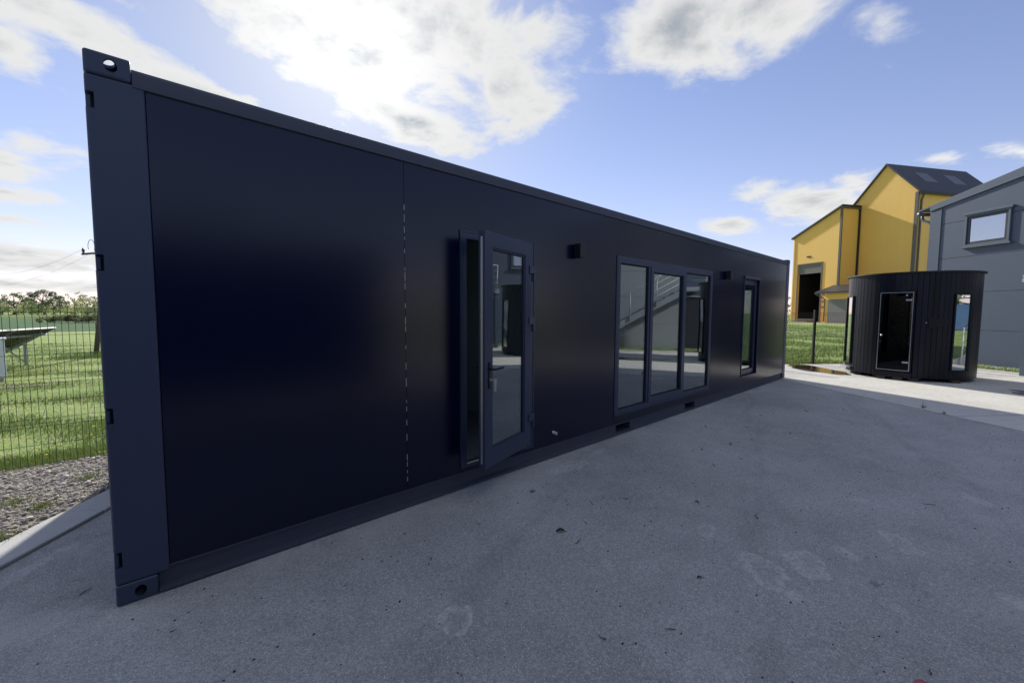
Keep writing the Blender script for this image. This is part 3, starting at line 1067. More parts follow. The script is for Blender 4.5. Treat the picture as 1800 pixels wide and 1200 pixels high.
# --- door frame
df = frame(MB(), OD[0] + e, OD[1] - e, OD[2] + e, OD[3] - e, 0.058, -0.001, 0.075, 0.022).build('door_frame', MAT['pvc'], CH, bevel=0.003, weld=True)
MB().box(OD[0] + 0.06, 0.012, OD[2] + 0.0235, OD[1] - 0.06, 0.074, OD[2] + 0.040).build('threshold', MAT['alu'], df, bevel=0.003)
mb = MB()
mb.box(OD[0] - 0.012, -0.006, OD[2], OD[0] + 0.002, 0.0066, OD[3] + 0.012)
mb.box(OD[1] - 0.002, -0.006, OD[2], OD[1] + 0.012, 0.0066, OD[3] + 0.012)
mb.box(OD[0], -0.006, OD[3] - 0.002, OD[1], 0.0066, OD[3] + 0.0115)
mb.build('cover_trim', MAT['pvc'], df)
for z, h in ((2.02, .09), (1.62, .09), (1.10, .34), (0.62, .10)):
    MB().box(OD[0] + 0.0590, 0.028, z - h / 2, OD[0] + 0.0625, 0.050, z + h / 2).build('strike_plate', MAT['alu'], df)
# black stop beside the doorway, and inner handle shadow piece
# --- door leaf, ajar: local x from hinge (0) to the lock edge (-LW)
LW = 0.836
HX, HY = 3.112, -0.012
leaf_m = Matrix.Translation((HX, HY, 0)) @ Matrix.Rotation(R(17.2), 4, 'Z')
LZ0, LZ1 = 0.246, 2.276


def L_(mb):
    return mb.xf(leaf_m)


leaf = L_(MB().sheet(-LW, 0, LZ0, LZ1, [(-LW + 0.122, -0.122, LZ0 + 0.150, LZ1 - 0.128)], -0.034, 0.034)).build('door_leaf', MAT['pvc'], CH, bevel=0.004, weld=True)
a, b, c, d = -LW + 0.120, -0.120, LZ0 + 0.148, LZ1 - 0.126
L_(frame(MB(), a, b, c, d, 0.017, -0.024, -0.012)).build('glazing_bead', MAT['pvc'], leaf, bevel=0.004, weld=True)
L_(frame(MB(), a + .012, b - .012, c + .012, d - .012, 0.010, -0.014, 0.012)).build('glazing_seal', MAT['seal'], leaf, weld=True)
L_(MB().box(a + 0.014, -0.010, c + 0.014, b - 0.014, -0.004, d - 0.014)).build('glass_pane', MAT['glass'], leaf)
# lock strip down the free edge
L_(MB().box(-LW - 0.002, -0.010, LZ0 + 0.05, -LW + 0.001, 0.010, LZ1 - 0.05)).build('lock_strip', MAT['alu'], leaf)
# backplate, lever, cylinder and keys
hz = 1.115
xx = -LW + 0.062
L_(MB().box(xx - 0.014, -0.043, hz - 0.17, xx + 0.014, -0.0345, hz + 0.06)).build('handle_plate', MAT['black'], leaf, bevel=0.003)
hm = MB()
hm.tube([(xx, -0.034, hz), (xx, -0.088, hz), (xx + 0.012, -0.094, hz), (xx + 0.135, -0.094, hz + 0.002)], 0.0095, 10)
L_(hm).build('door_handle', MAT['black'], leaf, smooth=True)
hm = MB()
hm.tube([(xx, 0.034, hz), (xx, 0.088, hz), (xx + 0.012, 0.094, hz), (xx + 0.135, 0.094, hz)], 0.0095, 10)
L_(hm).build('door_handle', MAT['black'], leaf, smooth=True)
L_(MB().tube([(xx, -0.040, hz - 0.092), (xx, -0.052, hz - 0.092)], 0.012, 14)).build('lock_cylinder', MAT['alu'], leaf)
km = MB()
km.box(xx - 0.0012, -0.086, hz - 0.098, xx + 0.0012, -0.052, hz - 0.087)
km.box(xx - 0.0016, -0.108, hz - 0.106, xx + 0.0016, -0.086, hz - 0.080)
L_(km).build('key', MAT['alu'], leaf)
km = MB()
km.box(xx + 0.004, -0.104, hz - 0.150, xx + 0.0065, -0.084, hz - 0.100)
km.box(xx + 0.009, -0.100, hz - 0.190, xx + 0.0115, -0.082, hz - 0.108)
L_(km).build('key', MAT['alu'], leaf)
km = MB()
rr = 0.016
km.tube([(xx + 0.003, -0.098 + rr * math.cos(t_ * math.pi / 8), hz - 0.108 + rr * math.sin(t_ * math.pi / 8)) for t_ in range(17)], 0.0014, 6, False)
L_(km).build('key_ring', MAT['alu'], leaf)
# hinges: knuckle barrel, cap and flag plate
for z in (2.02, 1.515, 0.53):
    hb = MB()
    hb.tube([(HX + 0.028, -0.032, z - 0.10), (HX + 0.028, -0.032, z + 0.035)], 0.0105, 10)
    hb.box(HX - 0.035, -0.068, z - 0.036, HX + 0.040, -0.038, z + 0.038)
    hb.box(HX + 0.041, -0.050, z - 0.105, HX + 0.068, -0.007, z + 0.034)
    hb.build('hinge', MAT['pvc'], leaf, bevel=0.002)

# --- wall lamps (up-and-down cubes)
for x in (3.884, 8.235):
    mb = MB()
    mb.box(x - 0.010, -0.004, 2.22, x + 0.010, 0.0065, 2.35)
    lampb = mb.build('wall_lamp', MAT['black'], CH)
    mb = MB()
    mb.sheet(x - 0.044, x + 0.044, 2.21, 2.36, [], -0.094, -0.004)
    mb.build('lamp_housing', MAT['black'], lampb, bevel=0.003, weld=True)
    for z in (2.2085, 2.3615):
        MB().tube([(x, -0.050, z - 0.002), (x, -0.050, z + 0.002)], 0.034, 16).build('lamp_lens', MAT['glass_dark'], lampb)
# --- white condensate pipe stub
pm = MB()
pm.tube([(3.532, 0.02, 0.286), (3.536, -0.045, 0.278)], 0.0165, 14, False)
pm.tube([(3.536, -0.045, 0.278), (3.532, 0.02, 0.286)], 0.0128, 14, False)
pm.build('drain_pipe', MAT['white_pvc'], CH, smooth=True)

# ================================================================== SAUNA
SX, SY, SR = 15.1, -2.0, 1.25
SA = thing('round_sauna', (SX, SY, 0), 0, 'round black timber sauna cabin with dark glass door and flat lid roof', 'sauna')
MAT['char'] = pmat('black_stained_timber', (0.0050, 0.0068, 0.0135), 0.34, var=0.35, vscale=9, stretch=(1, 1, 0.12), objrand=0.4, bump=0.0015, bscale=60, fine=0.3, fscale=40, ior=1.32)
MAT['char_dark'] = pmat('black_roof_felt', (0.010, 0.010, 0.012), 0.6)
MAT['steel_trim'] = pmat('satin_steel_trim', (0.40, 0.41, 0.42), 0.35, metal=0.9)
MAT['bench_wood'] = pmat('dark_bench_timber', (0.05, 0.035, 0.022), 0.6, var=0.3)
SH = 2.56
SB = 0.085
NPL = 80
DOOR_A = (157.0, 188.5)
WR_A = (220.5, 237.5)
WL_A = (104.5, 124.5)
DZ = (0.20, 2.115)
WZ = (0.30, 2.045)
cache = {}


def plank_mesh(z0, z1):
    key = (z0, z1)
    if key not in cache:
        wdt = 2 * SR * math.tan(math.pi / NPL) - 0.0012
        mb = MB()
        prof = [(-0.03, -wdt / 2 + .002), (0.0, -wdt / 2), (0.0050, -wdt / 2 + 0.005), (0.0050, wdt / 2 - 0.005), (0.0, wdt / 2), (-0.03, wdt / 2 - .002)]
        mb.prism(prof, z0, z1, 'z')
        cache[key] = mb.mesh('plank', MAT['char'])
    return cache[key]


def inside(a, rng_):
    return rng_[0] < a < rng_[1]


for i in range(NPL):
    a = 360.0 * (i + 0.5) / NPL
    segs = [(SB, SH)]
    if inside(a, DOOR_A):
        segs = [(DZ[1] + 0.02, SH)]
    elif inside(a, WR_A) or inside(a, WL_A):
        segs = [(SB, WZ[0] - 0.02), (WZ[1] + 0.02, SH)]
    for z0, z1 in segs:
        o = link('plank', plank_mesh(z0, z1), SA)
        o.location = (SR * math.cos(R(a)), SR * math.sin(R(a)), 0)
        o.rotation_euler = (0, 0, R(a))
# dark lining right behind the planks
lin = MB()
NS = 80
for i in range(NS):
    a, b = 360.0 * i / NS, 360.0 * (i + 1) / NS
    mid = (a + b) / 2
    zs = [(SB, SH - 0.02)]
    if inside(mid, DOOR_A):
        zs = [(DZ[1], SH - 0.02)]
    elif inside(mid, WR_A) or inside(mid, WL_A):
        zs = [(SB, WZ[0]), (WZ[1], SH - 0.02)]
    r_ = SR - 0.035
    for z0, z1 in zs:
        p_ = [(r_ * math.cos(R(a)), r_ * math.sin(R(a))), (r_ * math.cos(R(b)), r_ * math.sin(R(b)))]
        q_ = [((r_ - .03) * math.cos(R(a)), (r_ - .03) * math.sin(R(a))), ((r_ - .03) * math.cos(R(b)), (r_ - .03) * math.sin(R(b)))]
        lin.prism([q_[0], p_[0], p_[1], q_[1]], z0, z1, 'z')
lin.build('inner_lining', MAT['bench_wood'], SA)
mb = MB()
mb.prism([((SR - .04) * math.cos(R(k * 6)), (SR - .04) * math.sin(R(k * 6))) for k in range(60)], SB, SB + 0.06, 'z')
mb.build('floor', MAT['bench_wood'], SA)
# flat roof lid with thin drip edge
mb = MB()
mb.prism([((SR + .055) * math.cos(R(k * 4.5)), (SR + .055) * math.sin(R(k * 4.5))) for k in range(80)], SH + 0.001, SH + 0.035, 'z')
mb.build('roof', MAT['char_dark'], SA, bevel=0.005)
# two benches seen dimly through the door
mb = MB()
mb.box(0.2, -0.9, 0.45, 0.75, 0.9, 0.50)
mb.box(0.70, -0.75, 0.85, 1.05, 0.75, 0.90)
mb.build('bench', MAT['bench_wood'], SA)


def chord(a0, a1, turn=0.0, push=0.0):
    """matrix for a flat panel on the curved wall: local x along the wall, y inwards, z up; centre at the mid angle"""
    am = (a0 + a1) / 2
    half = SR * math.sin(R((a1 - a0) / 2))
    rad = SR * math.cos(R((a1 - a0) / 2)) + push
    c_ = Vector((math.cos(R(am)), math.sin(R(am)), 0))
    m_ = Matrix.Translation(c_ * rad) @ Matrix.Rotation(R(am + 90 + turn), 4, 'Z')
    return m_, half


m_, hf = chord(*DOOR_A, push=0.012)
door = MB().sheet(-hf, hf, DZ[0] - 0.0, DZ[1] + 0.045, [(-hf + 0.034, hf - 0.034, DZ[0] + 0.034, DZ[1])], -0.030, 0.05).xf(m_).build('door', MAT['char'], SA, weld=True)
MB().sheet(-hf + 0.032, hf - 0.032, DZ[0] + 0.032, DZ[1] + .002, [(-hf + 0.046, hf - 0.046, DZ[0] + 0.044, DZ[1] - 0.012)], -0.036, -0.010).xf(m_).build('door_trim', MAT['steel_trim'], door, weld=True)
MB().box(-hf + 0.045, -0.022, DZ[0] + 0.043, hf - 0.045, -0.014, DZ[1] - 0.011).xf(m_).build('glass_pane', MAT['glass_dark'], door)
MB().tube([(-hf + 0.10, -0.022, 1.08), (-hf + 0.10, -0.06, 1.08)], [0.016, 0.024], 12).xf(m_).build('door_knob', MAT['alu'], door, smooth=True)
for z in (0.44, 1.93):
    MB().box(hf - 0.17, -0.034, z - 0.018, hf - 0.055, -0.008, z + 0.018).xf(m_).build('hinge', MAT['alu'], door, bevel=0.004)
MB().tube([(hf - 0.16, -0.026, DZ[1] - 0.07), (hf - 0.16, -0.022, DZ[1] - 0.07)], 0.02, 12).xf(m_).build('door_badge', MAT['alu'], door)
# threshold step under the door
MB().box(-hf - 0.02, -0.075, SB - 0.02, hf + 0.02, 0.05, DZ[0] - 0.002).xf(m_).build('door_step', MAT['char'], SA, bevel=0.006)
for rng_, turn in ((WR_A, -4.5), (WL_A, 0.0)):
    m_, hf = chord(*rng_, turn=turn, push=0.015)
    wn = MB().sheet(-hf - .012, hf + .012, WZ[0] - 0.02, WZ[1] + 0.02, [(-hf + 0.022, hf - 0.022, WZ[0] + .01, WZ[1] - .01)], -0.032, 0.06).xf(m_).build('window', MAT['char'], SA, weld=True)
    MB().box(-hf + 0.021, -0.006, WZ[0] + .009, hf - 0.021, 0.004, WZ[1] - .009).xf(m_).build('glass_pane', MAT['glass_mirror'], wn)
m_, hf = chord(*WL_A, push=0.02)
MB().box(-hf - 0.03, -0.09, WZ[0] - 0.16, hf + 0.03, 0.0, WZ[0] - 0.10).xf(m_).build('window_ledge', MAT['galv'], SA)
# small control box and cable eyelet beside the door
m_, hf = chord(198, 214, push=0.012)
MB().box(-0.14, -0.012, 1.28, 0.14, -0.002, 1.50).xf(m_).build('control_panel', MAT['char'], SA, bevel=0.004)
MB().tube([(-0.19, -0.002, 1.40), (-0.19, -0.016, 1.40)], 0.012, 10).xf(m_).build('cable_eye', MAT['alu'], SA)
# skids
for y in (-0.85, -0.3, 0.3, 0.85):
    w_ = math.sqrt(max(0.05, (SR - 0.05) ** 2 - y * y))
    MB().box(-w_, y - 0.05, 0.005, w_, y + 0.05, SB - 0.001).build('skid', MAT['char'], SA)
for ang_ in (163.5, 178, 190, 226):
    p_ = Vector(((SR - 0.0) * math.cos(R(ang_)), (SR - 0.0) * math.sin(R(ang_)), 0))
    MB().box(-0.05, -0.09, 0.005, 0.05, 0.09, 0.075).xf(Matrix.Translation(p_) @ Matrix.Rotation(R(ang_), 4, 'Z')).build('packing_block', MAT['bench_wood'], SA)

# ================================================================== GREY HALL
GH = thing('grey_hall', (BA.x, BA.y, 0), R(53), 'dark grey panel-clad workshop with framed upper window behind the round sauna', 'building')
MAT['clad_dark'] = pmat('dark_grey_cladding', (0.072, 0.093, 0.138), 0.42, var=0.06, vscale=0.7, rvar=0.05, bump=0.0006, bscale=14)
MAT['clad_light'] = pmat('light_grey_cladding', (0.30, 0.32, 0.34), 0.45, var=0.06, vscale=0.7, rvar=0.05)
MAT['grey_trim'] = pmat('grey_metal_flashing', (0.088, 0.110, 0.155), 0.40, var=0.06, vscale=2)
MAT['grey_dark'] = pmat('dark_window_profile', (0.035, 0.04, 0.05), 0.4)
SE, SW_ = 2.17, -7.1
RS = -2.46


def ztop(s_):      # underside of the verge flashing
    return 4.965 + 0.18 * (SE - max(s_, 2 * RS - s_ if s_ < RS else s_))


def zroof(s_):     # top of the roof
    s2 = s_ if s_ >= RS else 2 * RS - s_
    return 5.15 + 0.212 * (SE - s2)


# core volume
mb = MB()
mb.prism([(SW_ + .06, 0.0), (SE - .06, 0.0), (SE - .06, ztop(SE) - 0.03), (RS, ztop(RS) - 0.03), (SW_ + .06, ztop(SW_ + .06) - 0.03)], -3.4, -0.062, 'y')
mb.build('wall', MAT['clad_dark'], GH)
rows = [0.10, 1.125, 2.268, 3.362, 4.474, 5.585, 6.7]


def clad(s0, s1, z0, z1, mt):
    g_ = 0.005
    a_, b_ = s0 + .0025, s1 - .0025
    zl = z0 + g_
    cuts = sorted({a_, b_, *([RS] if a_ < RS < b_ else [])})
    top = [(x, min(z1 - g_, ztop(x) - 0.004)) for x in cuts]
    # where the sloped top crosses the row top
    if all(tz <= zl + .02 for _, tz in top):
        return
    ok_ = [x for x in np.linspace(a_, b_, 400) if ztop(x) - 0.004 > zl + 0.015]
    if ok_[-1] - ok_[0] < 0.05:
        return
    a_, b_ = ok_[0], ok_[-1]
    xs_ = np.linspace(a_, b_, 41)
    tp = [(x, max(zl + 0.001, min(z1 - g_, ztop(x) - 0.004))) for x in xs_]
    # thin the list
    keep = [tp[0]]
    for i in range(1, len(tp) - 1):
        if abs((tp[i + 1][1] - tp[i][1]) - (tp[i][1] - tp[i - 1][1])) > 1e-6:
            keep.append(tp[i])
    keep.append(tp[-1])
    poly = [(a_, zl), (b_, zl)] + keep[::-1]
    MB().prism(poly, -0.060, 0.0, 'y').build('cladding_panel', mt, GH, bevel=0.003)


for z0, z1 in zip(rows[:-1], rows[1:]):
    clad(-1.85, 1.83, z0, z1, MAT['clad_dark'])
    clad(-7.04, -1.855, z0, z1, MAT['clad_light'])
# vertical corner trim, plinth
MB().box(1.842, -0.05, 0.10, SE, 0.018, ztop(SE) - 0.004).build('corner_trim', MAT['clad_dark'], GH, bevel=0.004)
MB().box(1.826, -0.02, 0.10, 1.842, 0.026, ztop(1.84) - 0.002).build('corner_bead', MAT['grey_trim'], GH)
MB().box(SW_, -0.05, -0.05, SE - 0.01, 0.012, 0.098).build('plinth', MAT['kerb'], GH)
# verge flashing, roof sheets
for s0, s1 in ((RS, SE + 0.0), (SW_ - 0.3, RS)):
    poly = [(s0, ztop(s0)), (s1, ztop(s1)), (s1, zroof(s1)), (s0, zroof(s0))]
    MB().prism(poly, -0.05, 0.045, 'y').build('verge_flashing', MAT['grey_trim'], GH, bevel=0.006)
mb = MB()
mb.prism([(SE + 0.34, zroof(SE) - 0.12), (SE + 0.34, zroof(SE) - 0.075), (RS, zroof(RS) + 0.012), (SW_ - 0.34, zroof(SW_) - 0.075), (SW_ - .34, zroof(SW_) - .12), (RS, zroof(RS) - 0.02)], -3.7, 0.044, 'y')
mb.build('roof', MAT['grey_trim'], GH)
# gutter and downpipe at the left corner
mb = MB()
mb.tube([(SE + 0.36, 0.03, zroof(SE) - 0.19), (SE + 0.36, -3.6, zroof(SE) - 0.19)], 0.06, 10)
mb.build('gutter', MAT['grey_trim'], GH, smooth=True)
mb = MB()
mb.tube([(SE + 0.36, -0.12, zroof(SE) - 0.20), (SE + 0.36, -0.12, zroof(SE) - 0.34), (SE + 0.30, -0.12, zroof(SE) - 0.43), (SE + 0.14, -0.12, zroof(SE) - 0.50), (SE + 0.06, -0.12, zroof(SE) - 0.62), (SE + 0.06, -0.12, 0.1)], 0.042, 10)
mb.build('downpipe', MAT['grey_trim'], GH, smooth=True)
# soffit return
# upper window with broad metal surround
hw = MB().sheet(0.02, 1.13, 3.66, 4.60, [(0.075, 1.075, 3.715, 4.545)], 0.0, 0.055).build('window', MAT['grey_trim'], GH, bevel=0.006, weld=True)
MB().sheet(0.0755, 1.0745, 3.7155, 4.5445, [(0.15, 1.0, 3.79, 4.47)], 0.002, 0.028).build('window_frame', MAT['grey_dark'], hw, bevel=0.005, weld=True)
MB().box(0.152, 0.006, 3.792, 0.998, 0.012, 4.468).build('glass_pane', MAT['glass_mirror'], hw)
MB().box(-0.035, 0.001, 4.601, 1.165, 0.085, 4.665).build('window_head', MAT['grey_trim'], hw, bevel=0.006)
MB().box(-0.04, 0.001, 3.605, 1.17, 0.095, 3.659).build('window_sill', MAT['grey_trim'], hw, bevel=0.006)
# dark ground-floor door under the landing
gd = MB().box(-1.62, 0.001, 0.1, -0.70, 0.03, 2.25).build('door', MAT['grey_dark'], GH, bevel=0.004)
MB().box(-1.7, 0.0312, 2.255, -0.62, 0.06, 2.31).build('door_head', MAT['galv'], gd)

# --- outside stair to the upper floor
ST = thing('outside_stair', (BA.x, BA.y, 0), R(53), 'galvanised outside staircase with tube railing against the grey hall', 'staircase')
LZ = 2.60
mb = MB()
mb.box(-1.85, 0.06, LZ - 0.04, -1.0, 0.9, LZ)
mb.build('landing', MAT['galv'], ST)
MB().box(-1.85, 0.901, LZ - 0.14, -1.0, 0.925, LZ + 0.03).build('landing_edge', MAT['galv'], ST)
SLP = 0.575
foot = -1.85 - LZ / SLP
for y in (0.12, 0.88):
    poly = [(foot, 0.0), (foot + 0.3, 0.0), (-1.85, LZ - 0.24), (-1.85, LZ - 0.0), (foot, 0.16)]
    MB().prism(poly, y, y + 0.012, 'y').build('stringer', MAT['galv'], ST)
nt = 14
for i in range(nt):
    zt = LZ * (i + 1) / (nt + 1)
    s_ = foot + zt / SLP
    MB().box(s_ - 0.14, 0.134, zt - 0.025, s_ + 0.14, 0.878, zt).build('tread', MAT['galv'], ST)
for y in (0.908,):
    for k, sp_ in enumerate((-1.9, -2.95, -4.0, -5.1, -6.1)):
        z0 = LZ + (sp_ + 1.85) * SLP
        MB().tube([(sp_, y, z0 - 0.12), (sp_, y, z0 + 1.05)], 0.022, 8).build('railing_post', MAT['galv'], ST, smooth=True)
    for hgt in (1.05, 0.80, 0.55, 0.30):
        MB().tube([(-6.1, y, LZ + (-6.1 + 1.85) * SLP + hgt), (-1.85, y, LZ + hgt)], 0.019 if hgt > 1 else 0.011, 8).build('rail', MAT['galv'], ST, smooth=True)
        MB().tube([(-1.85, y, LZ + hgt), (-1.03, y, LZ + hgt)], 0.019 if hgt > 1 else 0.011, 8).build('rail', MAT['galv'], ST, smooth=True)
for sp_ in (-1.09,):
    MB().tube([(sp_, 0.955, LZ - 0.14), (sp_, 0.955, LZ + 1.05)], 0.026, 10).build('railing_post', MAT['galv'], ST, smooth=True)
MB().box(-1.2, 0.926, LZ - 0.17, -0.98, 0.985, LZ - 0.07).build('post_bracket', MAT['galv'], ST, bevel=0.005)
MB().box(-1.2, 0.926, LZ - 0.04, -0.98, 0.98, LZ + 0.01).build('post_bracket', MAT['galv'], ST, bevel=0.005)
MB().box(-1.16, 0.76, 0.0, -1.02, 0.9, LZ - 0.145).build('support_post', MAT['clad_dark'], ST, bevel=0.004)

# ================================================================== YELLOW HALL
YH = thing('yellow_hall', (YG.x, YG.y, 0), R(59.5), 'tall yellow corrugated industrial hall with dark gable roof and open roller door', 'building')


def ribbed(name, col):
    m, t, out = newmat(name)
    p = t.n('ShaderNodeBsdfPrincipled')
    t.l(p.outputs[0], out.inputs[0])
    tc_ = t.n('ShaderNodeTexCoord')
    sp = t.n('ShaderNodeSeparateXYZ')
    t.l(tc_.outputs['Object'], sp.inputs[0])
    u = t.math('ADD', sp.outputs[0], sp.outputs[1])
    saw = t.math('ABSOLUTE', t.math('SUBTRACT', t.math('FRACT', t.math('MULTIPLY', u, 3.0)), 0.5))
    prof = t.ramp(saw, 0.18, 0.32)
    nz = t.noise(tc_.outputs['Object'], 0.35, 5, 0.6)
    k = t.math('MULTIPLY_ADD', t.math('SUBTRACT', nz, 0.5), 0.10, 1.0)
    strk = t.noise(t.mapping(tc_.outputs['Object'], scale=(1.5, 1.5, 0.05)), 1.0, 4, 0.6)
    k = t.math('MULTIPLY', k, t.math('MULTIPLY_ADD', t.math('SUBTRACT', strk, 0.5), 0.05, 1.0))
    sc = t.n('ShaderNodeVectorMath', operation='SCALE')
    sc.inputs[0].default_value = col
    t.l(k, sc.inputs['Scale'])
    t.l(sc.outputs[0], p.inputs['Base Color'])
    p.inputs['Roughness'].default_value = 0.6
    b = t.n('ShaderNodeBump')
    b.inputs['Distance'].default_value = 0.003
    t.l(prof, b.inputs['Height'])
    t.l(b.outputs[0], p.inputs['Normal'])
    return m


MAT['yellow'] = ribbed('yellow_corrugated_sheet', (0.84, 0.515, 0.118))
MAT['ytrim'] = pmat('brown_grey_trim', (0.115, 0.10, 0.092), 0.5)
MAT['yroof'] = pmat('dark_roof_sheet', (0.022, 0.024, 0.031), 0.5, var=0.1)
MAT['roller'] = pmat('grey_roller_door', (0.17, 0.165, 0.155), 0.5)
MAT['skylight'] = pmat('milky_skylight', (0.085, 0.085, 0.085), 0.35)
# annex: lean roof rising to the right
A0, A1, RC = -1.32, 7.95, 3.81


def aroof(s_):
    return 20.0 + (16.15 - 20.0) * (s_ - A0) / (A1 - A0)


# front wall with the opening (prisms around it)
RD = (2.0, 6.78, 10.8)
mb = MB()
mb.prism([(A0, 0), (RD[0], 0), (RD[0], aroof(RD[0])), (A0, aroof(A0))], -0.3, 0.0, 'y')
mb.prism([(RD[1], 0), (A1, 0), (A1, aroof(A1)), (RD[1], aroof(RD[1]))], -0.3, 0.0, 'y')
mb.prism([(RD[0], RD[2]), (RD[1], RD[2]), (RD[1], aroof(RD[1])), (RD[0], aroof(RD[0]))], -0.3, 0.0, 'y')
mb.build('front_wall', MAT['yellow'], YH)
MB().prism([(-RC - 0.0, 0), (-0.3, 0), (-0.3, aroof(A0) - .0), (-RC, aroof(A0))], A0, A0 + 0.3, 'x').build('side_wall', MAT['yellow'], YH)
MB().box(A1 - 0.3, -25, 0, A1, -0.3, 16.1).build('side_wall', MAT['yellow'], YH)
# near-black lining paints the shade inside the opening
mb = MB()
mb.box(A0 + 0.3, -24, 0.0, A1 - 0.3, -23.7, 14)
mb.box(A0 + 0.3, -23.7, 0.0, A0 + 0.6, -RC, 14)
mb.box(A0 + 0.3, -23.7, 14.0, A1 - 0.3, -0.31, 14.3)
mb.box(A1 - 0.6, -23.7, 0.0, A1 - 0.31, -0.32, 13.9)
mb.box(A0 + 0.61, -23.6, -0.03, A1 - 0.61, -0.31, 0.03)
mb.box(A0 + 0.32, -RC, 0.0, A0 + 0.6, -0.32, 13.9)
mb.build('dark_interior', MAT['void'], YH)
MB().box(RD[0] - 0.05, -0.28, 9.05, RD[1] + 0.05, -0.16, RD[2] - 0.01).build('roller_door', MAT['roller'], YH)
for k in range(5):
    MB().box(RD[0], -0.1595, 9.1 + k * 0.34, RD[1], -0.10, 9.36 + k * 0.34).build('roller_slat', MAT['roller'], YH)
mb = MB()
mb.box(RD[0] - 0.25, 0.001, 0, RD[0], 0.08, RD[2] + 0.2)
mb.box(RD[1], 0.001, 0, RD[1] + 0.25, 0.08, RD[2] + 0.2)
mb.box(RD[0], 0.001, RD[2], RD[1], 0.08, RD[2] + 0.2)
mb.build('opening_trim', MAT['ytrim'], YH)
# annex roof sheet and trims
MB().prism([(A1 + 0.5, aroof(A1 + .5)), (A1 + .5, aroof(A1 + .5) + .3), (A0 - .25, aroof(A0 - .25) + .3), (A0 - .25, aroof(A0 - .25))][::-1], -RC + 0.0, 0.35, 'y').build('annex_roof', MAT['yroof'], YH)
MB().box(A0 - 0.3, -RC - 0.35, 19.78, A0 - 0.001, 0.3, 20.02).build('eaves_trim', MAT['ytrim'], YH)
mb = MB()
mb.box(A0 - 0.12, -0.1, 5.4, A0 + 0.24, 0.10, 19.78)
mb.build('corner_trim', MAT['ytrim'], YH)
MB().box(A0 - 0.26, -RC + 0.02, 5.0, A0 - 0.02, -RC + 0.25, 19.8).build('downpipe', MAT['yroof'], YH)
MB().box(A1 - 0.18, -0.1, 0, A1 + 0.08, 0.09, 16.0).build('corner_trim', MAT['yellow'], YH)
MB().box(4.3, 0.001, 12.1, 5.1, 0.08, 12.35).build('wall_light', MAT['black'], YH)
for z in (2.6, 3.6, 4.9):
    MB().box(1.1, 0.001, z, 1.5, 0.15, z + 0.3).build('wall_box', MAT['ytrim'], YH)
pd = MB().box(-0.50, 0.001, 0.05, 0.66, 0.07, 2.12).build('side_door', MAT['roller'], YH)
MB().box(-0.40, 0.0712, 0.1, 0.56, 0.09, 2.04).build('door_panel', MAT['clad_dark'], pd)
# lean-to in front at the right
mb = MB()
mb.box(-12, 0.0, 0, -1.75, 3.0, 5.1)
mb.build('lean_to', MAT['yellow'], YH)
mb = MB()
mb.prism([(3.9, 5.0), (3.9, 5.3), (0.0, 6.6), (0.0, 6.2)], -12.2, -0.4, 'x')
mb.build('lean_to_roof', MAT['yroof'], YH)
MB().box(-5.6, 3.001, 0.05, -2.3, 3.08, 4.0).build('garage_door', MAT['roller'], YH)
MB().tube([(-0.5, 3.8, 5.0), (-1.2, 3.4, 4.5), (-1.65, 3.08, 4.1), (-1.65, 3.08, 0.2)], 0.10, 8).build('downpipe', MAT['ytrim'], YH)
# main gable block
M0, M1, MR = -10.15, -0.36, -5.4
ZE, ZR = 20.7, 25.9
mb = MB()
mb.prism([(M0, 0), (M1, 0), (M1, ZE), (MR, ZR), (M0, ZE)], -RC - 17.0, -RC, 'y')
mb.build('gable_block', MAT['yellow'], YH)
for (s0, z0, s1, z1) in ((M0 - 0.45, ZE - 0.48, MR, ZR), (MR, ZR, M1 + 0.6, ZE - 0.64)):
    poly = [(s0, z0 + 0.02), (s1, z1 + 0.02), (s1, z1 + 0.32), (s0, z0 + 0.32)]
    MB().prism(poly, -RC - 17.3, -RC + 0.3, 'y').build('roof', MAT['yroof'], YH)
sl_ = (ZR - ZE + 0.48) / (MR - M0 + 0.45)
for k in (3.6, 9.8):
    poly = []
    for a_, b_ in ((0.28, 0.0), (0.62, 0.0)):
        pass
    sA, sB = M0 + 1.5, M0 + 3.3
    zA, zB = ZE + 0.32 + sl_ * (sA - M0) - 0.0, ZE + 0.32 + sl_ * (sB - M0)
    mb = MB()
    mb.add([(sA, -RC - k, zA + .05), (sB, -RC - k, zB + .05), (sB, -RC - k - 2.6, zB + .05), (sA, -RC - k - 2.6, zA + .05),
            (sA, -RC - k, zA - .2), (sB, -RC - k, zB - .2), (sB, -RC - k - 2.6, zB - .2), (sA, -RC - k - 2.6, zA - .2)],
           [(3, 2, 1, 0), (0, 1, 5, 4), (1, 2, 6, 5), (2, 3, 7, 6), (3, 0, 4, 7)])
    mb.build('skylight', MAT['skylight'], YH)
MB().box(M0 - 0.14, -RC - 0.12, 0, M0 + 0.30, -RC + 0.12, ZE - .25).build('corner_trim', MAT['ytrim'], YH)
MB().tube([(M0 - 0.5, -RC - 0.6, ZE - 0.4), (M0 - 0.35, -RC - 0.6, ZE - 0.9), (M0 - 0.15, -RC - 0.6, ZE - 1.5), (M0 - 0.15, -RC - 0.6, 0.2)], 0.13, 8).build('downpipe', MAT['ytrim'], YH)
MB().box(M0 - 0.62, -RC - 17.2, ZE - 0.62, M0 - 0.40, -RC + 0.28, ZE - 0.36).build('gutter', MAT['yroof'], YH)
MB().box(M1 - 0.15, -RC - 0.12, 5, M1 + 0.10, -RC + 0.10, ZE - 0.1).build('corner_trim', MAT['ytrim'], YH)

